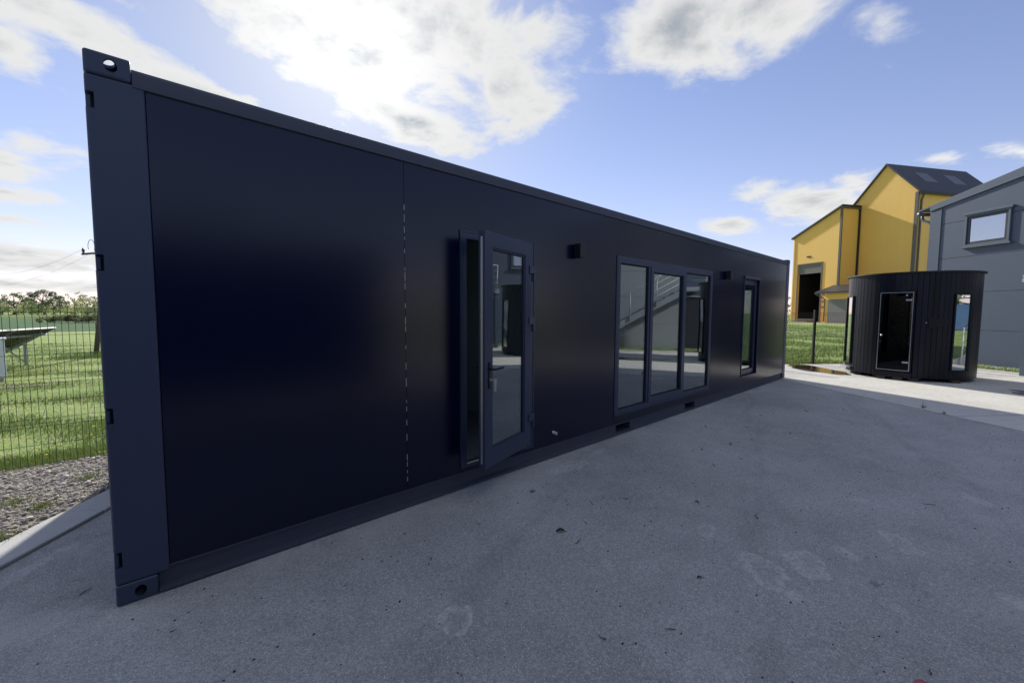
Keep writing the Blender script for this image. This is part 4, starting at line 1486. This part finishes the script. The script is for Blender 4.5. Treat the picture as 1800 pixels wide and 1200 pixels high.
# pallets and scrap lying in the big doorway
MAT['scrap'] = pmat('weathered_timber', (0.16, 0.12, 0.09), 0.8, var=0.4, vscale=3)
sc_t = thing('timber_stack', (*yo(3.3, 2.2), -0.02), R(59.5), 'low stack of weathered timber in front of the open roller door', 'timber stack')
for k in range(7):
    MB().box(-1.5 + random.uniform(-.4, .3), -0.5 + 0.3 * (k % 3), 0.0 + 0.22 * (k // 3), 1.4 + random.uniform(-.3, .5), -0.25 + 0.3 * (k % 3), 0.2 + 0.22 * (k // 3)).build('beam', MAT['scrap'], sc_t)

# ================================================================== FENCES
MAT['wire'] = pmat('dark_coated_wire', (0.014, 0.016, 0.016), 0.5)
MAT['post'] = pmat('dark_coated_post', (0.020, 0.022, 0.026), 0.42)


def fence(p0, az_, n_pan, label, group, wire_r=0.0028, n=4, off0=0.0, tip=0.03):
    th = R(az_)
    t_ = thing('mesh_fence', (p0[0], p0[1], 0), th, label, 'fence', group)
    PW = 2.52
    hz_ = [(0.04, 0), (0.235, 0), (0.42, 0), (0.46, .028), (0.50, 0), (0.68, 0), (0.86, 0), (0.905, .028), (0.95, 0), (1.15, 0), (1.35, 0), (1.53, 0), (1.575, .028), (1.618, 0)]
    for i in range(n_pan):
        mb = MB()
        x0 = i * PW
        for k in range(51):
            x = x0 + 0.015 + k * 0.0498
            pts = [(x, -0.004, 0.02)]
            for z, y in hz_:
                pts.append((x, -y - 0.004, z))
            pts.append((x, -0.004, 1.618 + tip))
            mb.tube(pts, wire_r, n, False)
        for z, y in hz_:
            mb.tube([(x0 + 0.008, -y, z), (x0 + PW - 0.012, -y, z)], wire_r, n, False)
        mb.build('mesh_panel', MAT['wire'], t_)
    for i in range(n_pan + 1):
        x = i * PW - 0.003
        ps = MB().box(x - 0.03, 0.012, -0.05, x + 0.03, 0.072, 1.70).build('fence_post', MAT['post'], t_, bevel=0.004)
        MB().box(x - 0.033, 0.009, 1.701, x + 0.033, 0.075, 1.718).build('post_cap', MAT['black'], ps)
        for z in (0.3, 0.95, 1.5):
            MB().box(x - 0.02, -0.012, z - 0.02, x + 0.02, 0.0115, z + 0.02).build('clamp', MAT['black'], ps)
    return t_


FG = 'wire mesh fences around the yard'
fence((-5.95, 3.52), -2.2, 7, 'dark welded wire mesh fence beside the gravel strip at the near container corner', FG)
fence((16.13 - 0.766 * 5.04 + 0.0, 0.21 + 0.643 * 5.04), -40, 3, 'dark welded wire mesh fence with square post between container end and round sauna', FG, 0.0025)

# ================================================================== LEFT FIELD THINGS
# white cabinet
MAT['cab'] = pmat('white_cabinet_paint', (0.74, 0.75, 0.78), 0.45, var=0.05)
cb = thing('electric_cabinet', (-2.42, 12.1, -0.03), R(8), 'white metal electric cabinet standing in grass before the solar panels', 'cabinet')
MB().box(-0.55, -0.18, 0.06, 0.55, 0.2, 0.95).build('body', MAT['cab'], cb, bevel=0.01)
MB().box(-0.58, -0.21, 0.951, 0.58, 0.23, 0.985).build('lid', MAT['cab'], cb, bevel=0.005)
MB().box(-0.5, -0.16, 0.0, 0.5, 0.18, 0.059).build('plinth', MAT['kerb'], cb)
for k in (-1, 1):
    dr = MB().box(-0.53 if k < 0 else 0.004, -0.196, 0.09, -0.004 if k < 0 else 0.53, -0.1805, 0.93).build('door', MAT['cab'], cb, bevel=0.003)
    MB().box(0.06 * k - 0.012, -0.215, 0.48, 0.06 * k + 0.012, -0.1965, 0.58).build('handle', MAT['black'], dr)

# solar array: table tilted away from the camera
MAT['pv'] = pmat('solar_cell_glass', (0.008, 0.010, 0.022), 0.12, ior=1.5)
MAT['pv_back'] = pmat('panel_back_sheet', (0.018, 0.019, 0.022), 0.6)
PVH = Vector((-1.35, 16.2, 1.07))
lx = Vector((-0.342, -0.940, 0)).normalized()        # along the row, to the left
ly = Vector((-1.08, 0.42, -0.74))
SLN = ly.length
ly.normalize()
lz = lx.cross(ly)
if lz.z < 0:
    lz = -lz
PM = Matrix((lx, ly, lz)).transposed().to_4x4()
PM.translation = PVH
pv = thing('solar_array', (PVH.x - .55, PVH.y + .2, -0.03), 0, 'row of tilted solar panels on a steel frame seen from behind', 'solar panels')
PI_ = Matrix.Translation((-(PVH.x - .55), -(PVH.y + .2), 0.03))
LM = 1.78
for k in range(5):
    a_ = k * (LM + 0.02)
    pn = MB().box(a_, 0, -0.001, a_ + LM, SLN, 0.004).xf(PI_ @ PM).build('solar_panel', MAT['pv'], pv)
    MB().box(a_ + .002, 0.002, -0.0085, a_ + LM - .002, SLN - .002, -0.0015).xf(PI_ @ PM).build('back_sheet', MAT['pv_back'], pn)
    fr = MB()
    for (x0, x1, y0, y1) in ((a_, a_ + LM, -0.012, -0.0005), (a_, a_ + LM, SLN + .0005, SLN + .012), (a_ - 0.0, a_ + 0.012, 0, SLN), (a_ + LM - .012, a_ + LM, 0, SLN)):
        fr.box(x0, y0, -0.036, x1, y1, 0.006)
    fr.xf(PI_ @ PM).build('panel_frame', MAT['galv'], pn)
    MB().box(a_ + .75, SLN * .3, -0.03, a_ + .95, SLN * .3 + .12, -0.009).xf(PI_ @ PM).build('junction_box', MAT['black'], pn)
for y in (0.22, 0.75):
    MB().box(0.03, SLN * y - 0.025, -0.085, 9.0, SLN * y + 0.025, -0.037).xf(PI_ @ PM).build('purlin', MAT['galv'], pv)
for k in range(4):
    x = 0.62 + k * 2.7
    MB().box(x - 0.025, 0.1, -0.14, x + 0.025, SLN - 0.1, -0.086).xf(PI_ @ PM).build('rafter', MAT['galv'], pv)
    b_ = PVH + lx * x + ly * (SLN * 0.42) + lz * -0.12
    MB().box(b_.x - 0.03, b_.y - 0.03, -0.05, b_.x + 0.03, b_.y + 0.03, b_.z).xf(PI_).build('leg', MAT['galv'], pv)
    c_ = b_ - lx * 0.0 + lx * 0.95
    MB().tube([(b_.x, b_.y, 0.05), (c_.x, c_.y, b_.z - 0.03)], 0.018, 6).xf(PI_).build('brace', MAT['galv'], pv)

# ------------------------------------------------------------------ utility poles
MAT['polewood'] = pmat('weathered_pole_timber', (0.085, 0.07, 0.06), 0.85, var=0.3, vscale=4, stretch=(1, 1, .2))
MAT['porcelain'] = pmat('brown_porcelain', (0.10, 0.07, 0.06), 0.3)
MAT['cable'] = pmat('overhead_cable', (0.10, 0.10, 0.11), 0.6)
up = thing('utility_pole', (-0.56, 17.9, -0.03), 0, 'leaning timber utility pole with crossarm just past the near container corner', 'utility pole', 'timber utility poles')
top = Vector((0.42, 0.45, 3.75))
MB().tube([(0, 0, -0.2), tuple(top * 0.5), tuple(top)], [0.075, 0.065, 0.055], 10).build('pole', MAT['polewood'], up, smooth=True)
crossd = Vector((0.73, -0.68, 0)).normalized()
cz = top + Vector((0, 0, -0.1))
MB().tube([cz - crossd * 0.85, cz - crossd * 0.5 + Vector((0, 0, .03)), cz + crossd * 0.5 + Vector((0, 0, .03)), cz + crossd * .85], 0.035, 6).build('crossarm', MAT['polewood'], up)
for k in (-0.8, -0.25, 0.75):
    b_ = cz + crossd * k
    MB().tube([b_, b_ + Vector((0, 0, .12)), b_ + Vector((0, 0, .22))], [0.012, 0.045, 0.03], 8).build('insulator', MAT['porcelain'], up, smooth=True)
lp = MB()
b_ = cz - crossd * 0.25
lp.tube([b_ + crossd * (-0.25 + .12 * math.cos(t_)) + Vector((0, 0, 0.28 + 0.24 * math.sin(t_))) for t_ in np.linspace(-0.6, 3.6, 12)], 0.009, 5, False)
lp.build('jumper_wire', MAT['cable'], up)
# grass tuft at its foot
n_t = 900
aa, rr_ = rng.uniform(0, 6.28, n_t), rng.uniform(0, 1, n_t) ** .6
o = blades('pole_tuft', -0.5 + 1.15 * rr_ * np.cos(aa), 17.75 + .7 * rr_ * np.sin(aa), 0.08, 0.26, 0.05, MAT['blade'], 0.6)
o['label'] = 'taller grass tuft around the foot of the leaning pole'

f2 = Vector((-9.9, 52.0, -0.03))
up2 = thing('utility_pole', f2, 0, 'thin distant pole with hooked insulators at the left picture edge', 'utility pole', 'timber utility poles')
MB().tube([(0, 0, -0.2), (0.05, 0, 3.0), (-0.25, 0, 6.1)], [0.26, 0.24, 0.17], 10).build('pole', MAT['polewood'], up2, smooth=True)
for z in (4.6, 5.9):
    MB().tube([(-0.3, 0, z - .05), (0.12, 0, z - .35), (0.38, 0, z - .3), (0.42, 0, z - 0.05)], 0.045, 6).build('insulator_hook', MAT['cable'], up2)
    MB().tube([(0.42, 0, z - 0.1), (0.42, 0, z + 0.05), (0.42, 0, z + 0.2)], [0.06, 0.15, 0.1], 8).build('insulator', MAT['porcelain'], up2, smooth=True)
# overhead wires between the poles
wb = Vector(up.location) + cz
for k, (z, dk) in enumerate(((5.95, -0.8), (4.65, -0.25))):
    a_ = Vector((f2.x + 0.42, f2.y, z))
    b_ = wb + crossd * dk + Vector((0, 0, 0.18))
    pts = [a_.lerp(b_, q_ / 14) - Vector((0, 0, 1.2 * 4 * (q_ / 14) * (1 - q_ / 14))) for q_ in range(15)]
    o = MB().tube(pts, 0.0032, 5, False).build('overhead_wire', MAT['cable'])
    tag(o, ['upper', 'lower'][k] + ' overhead wire sagging between the two utility poles', 'wire', 'overhead wires')

# ------------------------------------------------------------------ trees
def leafmat(name, a, b, c):
    m, t, out = newmat(name)
    g = t.n('ShaderNodeNewGeometry')
    n_ = t.noise(g.outputs['Position'], 0.55, 3, 0.6)
    col = t.mix(t.ramp(n_, 0.38, 0.62), a, b)
    col = t.mix(t.math('MULTIPLY', g.outputs['Random Per Island'], 0.55), col, c)
    d = t.n('ShaderNodeBsdfDiffuse')
    t.l(col, d.inputs[0])
    tr = t.n('ShaderNodeBsdfTranslucent')
    t.l(col, tr.inputs[0])
    mx_ = t.n('ShaderNodeMixShader')
    mx_.inputs[0].default_value = 0.45
    t.l(d.outputs[0], mx_.inputs[1])
    t.l(tr.outputs[0], mx_.inputs[2])
    t.l(mx_.outputs[0], out.inputs[0])
    return m


LEAF = [leafmat('dark_leaves', (0.055, 0.085, 0.040), (0.085, 0.125, 0.055), (0.07, 0.10, 0.05)),
        leafmat('mid_leaves', (0.14, 0.19, 0.085), (0.20, 0.26, 0.12), (0.17, 0.21, 0.11)),
        leafmat('light_leaves', (0.34, 0.40, 0.16), (0.44, 0.48, 0.22), (0.38, 0.42, 0.20)),
        leafmat('olive_leaves', (0.14, 0.155, 0.08), (0.19, 0.20, 0.11), (0.16, 0.17, 0.10))]
MAT['bark'] = pmat('tree_bark', (0.07, 0.055, 0.042), 0.9, var=0.3)


def crown_mesh(name, clumps, leaf, n_leaf, mat, parent):
    """leaf cards gathered in clumps (x, y, z, r)"""
    Vs = []
    for (cx, cy, cz_, r_) in clumps:
        d = rng.normal(0, 1, (n_leaf, 3))
        d /= np.linalg.norm(d, axis=1)[:, None]
        rad_ = r_ * rng.uniform(0.35, 1.05, (n_leaf, 1)) ** 0.7
        c = np.array([cx, cy, cz_]) + d * rad_ * np.array([1, 1, .8])
        u = rng.normal(0, 1, (n_leaf, 3))
        u /= np.linalg.norm(u, axis=1)[:, None]
        v = np.cross(u, rng.normal(0, 1, (n_leaf, 3)))
        v /= np.linalg.norm(v, axis=1)[:, None]
        s_ = leaf * rng.uniform(.5, 1.2, (n_leaf, 1))
        Vs.append(np.stack([c - u * s_, c - v * s_ * .6, c + u * s_, c + v * s_ * .6], 1))
    V = np.concatenate(Vs).reshape(-1, 3)
    return np_mesh(name, V, np.arange(len(V)).reshape(-1, 4), mat, parent)


def tree(x, y, h, wd, mt, label, cat='tree', name='tree', group='trees along the field edge', n_cl=34, n_leaf=34, trunk=0.3, leaf=None, low=0.25, sparse=1.0):
    t_ = thing(name, (x, y, -0.03), random.uniform(0, 6), label, cat, group)
    cl = []
    limbs = MB()
    hb = h * low
    limbs.tube([(0, 0, -0.2), (random.uniform(-.1, .1), random.uniform(-.1, .1), h * 0.35), (random.uniform(-.3, .3), random.uniform(-.3, .3), h * 0.75)], [trunk, trunk * .75, trunk * .25], 8)
    for i in range(n_cl):
        a_ = random.uniform(0, 6.283)
        tz = random.random()
        z = hb + (h - hb) * tz
        prof_ = math.sin(math.pi * min(1, 0.18 + 0.80 * tz)) ** 0.6
        rr2 = wd / 2 * prof_ * random.uniform(.45, 1.0) * sparse
        p_ = (rr2 * math.cos(a_), rr2 * math.sin(a_), z)
        r_ = h * random.uniform(.085, .16)
        cl.append((*p_, r_))
        if i % 3 == 0:
            limbs.tube([(0, 0, h * .3 + .35 * (z - h * .3)), (p_[0] * .5, p_[1] * .5, z * .85), p_], [trunk * .4, trunk * .25, trunk * .08], 5)
    limbs.build('trunk', MAT['bark'], t_, smooth=True)
    crown_mesh('crown', cl, leaf or h * 0.035, n_leaf, LEAF[mt], t_)
    return t_


def bush(x, y, h, wd, mt, label, group, cat='bush', name='bush', n_cl=16, n_leaf=40, long_=1.0, az_=0, leaf=None):
    t_ = thing(name, (x, y, -0.03), R(az_), label, cat, group)
    cl = []
    for i in range(n_cl):
        a_ = random.uniform(0, 6.283)
        q_ = random.uniform(0, 1) ** .5
        px_, py_ = wd / 2 * q_ * math.cos(a_) * long_, wd / 2 * q_ * math.sin(a_)
        z = h * (0.25 + 0.6 * random.random() * (1 - .5 * q_))
        cl.append((px_, py_, z, h * random.uniform(.2, .32)))
    st = MB()
    for k in range(4):
        c_ = cl[k]
        st.tube([(c_[0] * .3, c_[1] * .3, -0.1), (c_[0] * .7, c_[1] * .7, c_[2] * .5), c_[:3]], [h * .02, h * .015, h * .006], 5)
    st.build('stem', MAT['bark'], t_)
    crown_mesh('foliage', cl, leaf or h * 0.045, n_leaf, LEAF[mt], t_)
    return t_


def far(u, d):
    """ground point at azimuth u (degrees) and distance d from the yard corner"""
    return (0.07 + d * math.cos(R(u)), -3.04 + d * math.sin(R(u)))


def ftree(u, d, h, wd, mt, label, **k):
    h *= 0.84
    x, y = far(u, d)
    return tree(x, y, h, wd, mt, label, **k)


TG = 'trees along the far field edge'
ftree(96.6, 225, 8.6, 13, 1, 'broad mid-green tree behind the thin pole at the left edge', group=TG, n_cl=60, leaf=.26, n_leaf=46, low=.08)
ftree(94.85, 245, 10.6, 12, 0, 'tallest dark round-headed tree on the far field edge', group=TG, n_cl=70, low=.08, leaf=.26, n_leaf=46)
ftree(95.7, 270, 7.4, 9, 0, 'low dark tree right of the broad left tree', group=TG, n_cl=40, leaf=.3, low=.06)
ftree(93.85, 270, 9.3, 7, 0, 'small dark tree right of the tallest round one', group=TG, n_cl=40, leaf=.3, low=.06)
ftree(92.9, 225, 9.6, 12, 3, 'thinly leaved tree with bare twigs showing above its crown', group=TG, n_cl=34, n_leaf=24, sparse=1.05, leaf=.24, low=.1)
ftree(92.1, 190, 6.3, 8, 2, 'yellow-green bushy tree beside the near container corner', group=TG, n_cl=36, leaf=.2)
ftree(91.3, 190, 7.0, 7, 3, 'sparse olive tree half hidden by the container corner', group=TG, n_cl=26, n_leaf=22, leaf=.2)
ftree(89.5, 225, 9, 11, 0, 'dark tree mostly hidden behind the near corner post', group=TG, leaf=.25)
ftree(98.5, 235, 9, 13, 0, 'dark broad tree past the left end of the field edge', group=TG, leaf=.25)
SG = 'shrubs below the far trees'
LABS = ['pale green shrub left of the big grey-green one', 'big grey-green shrub under the tallest tree', 'low light shrub under the thin-leaved tree', 'bushy light shrub near the yellow-green tree',
        'pale shrub under the broad left tree', 'rounded shrub between the left tree and the tallest tree', 'dark low shrub by the container corner', 'leafy shrub behind the thin pole']
for (u, d, h, wd, mt), lb in zip(((94.9, 205, 4.0, 12, 2), (94.0, 185, 5.0, 11, 0), (93.0, 195, 3.6, 11, 2), (92.3, 172, 3.8, 9, 2), (96.3, 200, 3.8, 12, 2), (95.5, 208, 4.0, 11, 1), (91.4, 165, 3.6, 8, 1), (97.3, 200, 4.4, 12, 1)), LABS):
    x, y = far(u, d)
    bush(x, y, h, wd, mt, lb, SG, n_cl=26, n_leaf=60)
hx, hy = far(91.9, 77)
bush(hx, hy, 1.25, 3.2, 3, 'long low dark hedge crossing the green field', 'hedges on the field', cat='hedge', name='hedge', n_cl=110, n_leaf=80, long_=3.0, az_=-10, leaf=.085)
# far right: round yellow shrub and trees by the yellow hall
x, y = far(14.15, 84)
bush(x, y, 1.7, 1.9, 2, 'round yellow-green shrub beside the yellow hall corner', 'shrubs by the yellow hall', n_cl=10)
ftree(14.35, 150, 7.5, 6, 1, 'small distant tree left of the yellow hall', group=TG, n_cl=18)
ftree(15.6, 160, 8.5, 8, 0, 'dark distant tree behind the far container end', group=TG, n_cl=18)
# near trees added to darken the panels; sauna glass mirrors far trees, blue container
BG = 'trees behind the yard entrance'
for k, (x, y, h, wd, lb) in enumerate(((-13, -25, 6.0, 9, 'dense tree added out of view opposite the plain wall panel'), (-4, -27, 6.4, 10, 'tall broad tree added out of view opposite the container door'), (4, -27, 6.0, 9, 'leafy tree added out of view to darken the panel by the door'), (11, -70, 10, 20, 'green tree mirrored in the sauna window'), (22, -68, 9, 18, 'small green tree behind the blue container'), (-22, -26, 6, 9, 'dark tree added out of view beyond the left end of the yard'))):
    tree(x, y, h, wd, k % 2, lb, group=BG, n_cl=60, n_leaf=60, low=0.08, leaf=.42)
# unseen dark container added behind the camera to darken what the wall panels mirror
c2 = thing('container_house', (-7.9, -5.35, 0), 0, 'plain dark container house added out of view to darken the wall panel reflections', 'container house')
for x in (0.0, LN - 0.2):
    for y in (-WD, -0.2):
        MB().box(x, y, 0.12, x + 0.2, y + 0.2, 2.78).build('corner_post', MAT['frame_steel'], c2, bevel=0.01)
        for z in (0.0, HT - 0.118):
            MB().box(x + 0.011, y + (-0.003 if y < -1 else 0.041), z, x + 0.189, y + (0.159 if y < -1 else 0.203), z + 0.118).build('corner_casting', MAT['frame_steel'], c2, bevel=0.01)
for z0, z1 in ((0.02, 0.15), (2.757, 2.862)):
    MB().box(0.2, -0.08, z0, LN - 0.2, -0.003, z1).build('side_rail', MAT['rail_steel'], c2, bevel=0.004)
    MB().box(0.2, -WD + 0.003, z0, LN - 0.2, -WD + 0.08, z1).build('side_rail', MAT['rail_steel'], c2, bevel=0.004)
for k in range(4):
    w_ = (LN - 0.4) / 4
    MB().box(0.2 + k * w_ + 0.002, -0.09, 0.152, 0.2 + (k + 1) * w_ - 0.002, -0.008, 2.755).build('wall_panel', MAT['panel'], c2)
    MB().box(0.2 + k * w_ + 0.002, -WD + 0.008, 0.152, 0.2 + (k + 1) * w_ - 0.002, -WD + 0.09, 2.755).build('wall_panel', MAT['panel'], c2)
for x in (0.012, LN - 0.10):
    MB().box(x, -WD + 0.2, 0.02, x + 0.088, -0.2, 2.862).build('end_wall', MAT['panel'], c2)
MB().box(0.1, -WD + 0.09, 2.8, LN - 0.1, -0.09, 2.85).build('roof', MAT['rail_steel'], c2)

MAT['blue'] = pmat('blue_container_paint', (0.05, 0.10, 0.20), 0.45, var=0.15, dirt=(0.12, 0.09, 0.07), dirt_amt=.25)
bc = thing('shipping_container', (10.2, -54.0, 0), R(8), 'blue corrugated shipping container mirrored in the sauna window', 'shipping container')
def corr(n, l_, a, b):
    return [(l_ * (i / n), a if (i // 2) % 2 else b) for i in range(n + 1)]
mb = MB()
pf = corr(44, 5.8, 0.0, 0.05)
poly = pf + [(5.8, 2.4), (0, 2.4)]
mb.prism(poly, 0.18, 2.45, 'z')
mb.build('corrugated_body', MAT['blue'], bc)
mb = MB()
for x in (-0.1, 5.8):
    for y in (-0.03, 2.3):
        mb.box(x, y, 0.0, x + 0.12, y + 0.15, 2.59)
mb.box(0.02, -0.025, 2.452, 5.8, 2.42, 2.58)
mb.box(0.02, -0.025, 0.02, 5.8, 2.42, 0.178)
mb.build('steel_frame', MAT['blue'], bc)

# ================================================================== LITTER ON THE ASPHALT
MAT['twig'] = pmat('dead_twig', (0.016, 0.013, 0.011), 0.8)
MAT['leaf_dead'] = pmat('dead_leaf', (0.028, 0.022, 0.016), 0.7, var=0.4, vscale=60)
MAT['chip'] = pmat('pale_stone_chip', (0.6, 0.6, 0.58), 0.6)


def twig_mesh(L, seed, r=0.0022):
    r_ = random.Random(seed)
    pts = []
    for k in range(6):
        f = k / 5
        pts.append(((f - .5) * L, r_.uniform(-.08, .08) * L, 0.003 + 0.006 * r_.random()))
    mb = MB()
    mb.tube(pts, [r, r, r * .9, r * .8, r * .7, r * .4], 5)
    if r_.random() < .6:
        mb.tube([pts[2], (pts[2][0] + .15 * L, pts[2][1] + .12 * L, 0.006)], [r * .7, r * .4], 4)
    return mb


TWG = 'dead twigs scattered on the asphalt'
TWL = {0: 'dead twig lying just right of the largest curled dead leaf', 2: 'long thin dead twig in the middle of the asphalt, beside the smallest lone leaf',
       5: 'long dead twig on the asphalt in front of the first forklift pocket', 7: 'bent dead twig on the asphalt beside the near bottom corner casting',
       8: 'tiny dead twig just below the near end of the bottom rail', 9: 'short straight dead twig beside the red plastic lid', 13: 'dead twig on the asphalt below the second forklift pocket',
       18: 'dead twig close under the left end of the three-light window', 21: 'dead twig on the asphalt near the right picture edge', 24: 'dead twig close to the joint with the pale concrete'}
tw = [(2.37, -1.27, .085, .2), (2.62, -1.13, .05, 1.2), (3.694, -1.99, .10, .4), (2.92, -.97, .06, 1.0), (3.2, -1.113, .05, 2.2), (5.5, -1.15, .16, .35), (5.9, -1.25, .12, .5),
      (-0.131, 0.30, .075, .9), (0.208, -0.42, .03, .3), (2.665, -3.012, .045, .1), (1.75, -1.9, .04, 1.8), (2.05, -2.1, .05, 2.4), (4.6, -1.3, .08, .7), (6.6, -1.5, .12, .2), (7.4, -0.9, .10, .6),
      (7.7, -1.0, .12, .3), (8.3, -1.3, .10, 1.1), (6.1, -.6, .13, .6), (4.9, -.95, .07, .3), (3.9, -.9, .06, .9), (8.9, -1.7, .12, .4), (5.0, -2.9, .09, 2.0), (1.5, -.75, .03, .8), (2.0, -.6, .04, 2.2), (9.6, -1.2, .12, .2)]
for k, (x, y, L, a_) in enumerate(tw):
    o = twig_mesh(L, k, 0.0022 + 0.0004 * (x > 5)).build('twig', MAT['twig'])
    o.location = (x, y, 0.001)
    o.rotation_euler = (0, 0, a_)
    tag(o, TWL.get(k, 'thin dark dead twig lying on the grey asphalt'), 'twig', TWG)


def leaf_mesh(L, seed):
    r_ = random.Random(seed)
    V, Fc = [], []
    n_ = 7
    for i in range(n_):
        f = i / (n_ - 1)
        wd_ = L * 0.28 * math.sin(math.pi * (0.04 + 0.93 * f)) * (1 + .15 * r_.uniform(-1, 1))
        zc = 0.004 + L * 0.16 * math.sin(math.pi * f)
        for s_ in (-1, 0, 1):
            V.append(((f - .5) * L, s_ * wd_, zc + (abs(s_) * L * 0.18)))
    for i in range(n_ - 1):
        for j in range(2):
            Fc.append((i * 3 + j, i * 3 + j + 1, i * 3 + j + 4, i * 3 + j + 3))
    lw_ = len(V)
    V += [(p[0], p[1], p[2] - 0.0015) for p in V]
    Fc += [tuple(q + lw_ for q in f[::-1]) for f in Fc]
    mb = MB().add(V, Fc)
    mb.tube([(-L * .5, 0, .005), (-L * .9, L * .06, .004)], [0.0018, 0.0012], 5)
    return mb


for (x, y, L, a_, lb) in ((2.372, -1.098, 0.062, 2.5, 'largest curled dead leaf with stalk on the asphalt before the door'), (3.596, -1.562, 0.035, 1.2, 'small curled dead leaf alone in the middle of the asphalt'),
                          (2.58, -2.02, 0.03, 2.4, 'small dark dead leaf at the edge of the pale dried-puddle rings'), (5.02, -1.0, 0.04, .4, 'small dark leaf lying well in front of the three-light window')):
    o = leaf_mesh(L, int(x * 100)).build('dead_leaf', MAT['leaf_dead'], smooth=True)
    o.location = (x, y, 0.001)
    o.rotation_euler = (0, 0, a_)
    tag(o, lb, 'leaf', 'dead leaves on the asphalt')
for k in range(40):
    pass
# tiny crumbs: countless
cx_ = rng.uniform(-0.5, 9.0, 700)
cy_ = rng.uniform(-3.6, -0.1, 700)
rad = rng.uniform(0.0018, 0.0055, 700)
VV = ib[None] * rad[:, None, None] * (1 + rng.uniform(-.3, .3, (700, len(ib), 1))) * np.array([1.4, 1, .7])
VV = VV + np.stack([cx_, cy_, rad * .5], 1)[:, None, :]
FF = (ifc[None] + (np.arange(700) * len(ib))[:, None, None]).reshape(-1, 3)
MAT['crumb'] = island_mat('grit_crumbs', [(0.02, 0.018, 0.016), (0.05, 0.045, 0.04), (0.10, 0.095, 0.09), (0.02, 0.02, 0.02), (0.3, 0.3, 0.28)], 0.85)
o = np_mesh('grit', VV.reshape(-1, 3), FF, MAT['crumb'])
o['kind'] = 'stuff'
o['label'] = 'tiny dark grit and crumbs scattered over the asphalt'
# pale chip in front of the big window
o = MB().box(-.02, -.012, 0.001, .02, .012, .014).build('stone_chip', MAT['chip'], bevel=.004)
o.location = (6.35, -1.62, 0)
tag(o, 'small white stone chip on the asphalt before the big window', 'stone')
# weeds in the joint between asphalt and concrete
for (x, y, s_, lb) in ((10.03, -2.60, 0.62, 'taller weed stalk growing in the joint between asphalt and concrete'), (9.72, -2.86, 0.35, 'low weed sprig in the same joint nearer the camera')):
    wt = thing('weed', (x, y, 0.0), 0, lb, 'weed', 'weeds in the paving joint')
    mb = MB()
    for k in range(7):
        a_ = random.uniform(0, 6.28)
        l_ = s_ * random.uniform(.05, .12)
        mb.tube([(0, 0, 0), (l_ * .5 * math.cos(a_), l_ * .5 * math.sin(a_), l_ * .6), (l_ * math.cos(a_), l_ * math.sin(a_), l_ * .8)], [.004, .004, .001], 4)
    mb.build('leaves', MAT['leaf_dead'], wt)
    MB().tube([(0, 0, 0), (0.01, 0, s_ * .08), (0, .005, s_ * .17)], [.006, .005, .003], 5).build('stalk', MAT['scrap'], wt)
# gravel-strip weeds
GW = 'weeds in the gravel strip'
for k, (x, y, lb) in enumerate(((-0.62, 2.2, 'grass tuft in the gravel by the left picture edge, farther one'), (-0.60, 1.45, 'grass tuft in the gravel just above the kerb at the left'), (-0.2, 2.55, 'sparse weed patch in the gravel beside the corner post'), (-0.45, 1.95, 'faint weed tuft in the middle of the gravel strip'))):
    n_t = 130
    aa, rr_ = rng.uniform(0, 6.28, n_t), rng.uniform(0, .11, n_t)
    o = blades('grass_tuft', rr_ * np.cos(aa), rr_ * np.sin(aa), 0.02, 0.065, 0.06, MAT['blade'], 0.9, 0.015)
    del o['kind']
    o.location = (x, y, 0)
    tag(o, lb, 'grass tuft', GW)
# red plastic lid at the bottom edge
MAT['red'] = pmat('faded_red_plastic', (0.42, 0.09, 0.10), 0.45)
o = MB()
o.tube([(0, 0, 0.0), (0, 0, 0.012)], [0.034, 0.030], 24)
o.tube([(0.032 * math.cos(t_ * math.pi / 12), 0.032 * math.sin(t_ * math.pi / 12), 0.010) for t_ in range(25)], 0.004, 6, False)
lid = o.build('plastic_lid', MAT['red'], smooth=False)
lid.location = (2.535, -3.002, 0.001)
tag(lid, 'round faded red plastic lid on the asphalt at the bottom edge', 'lid')
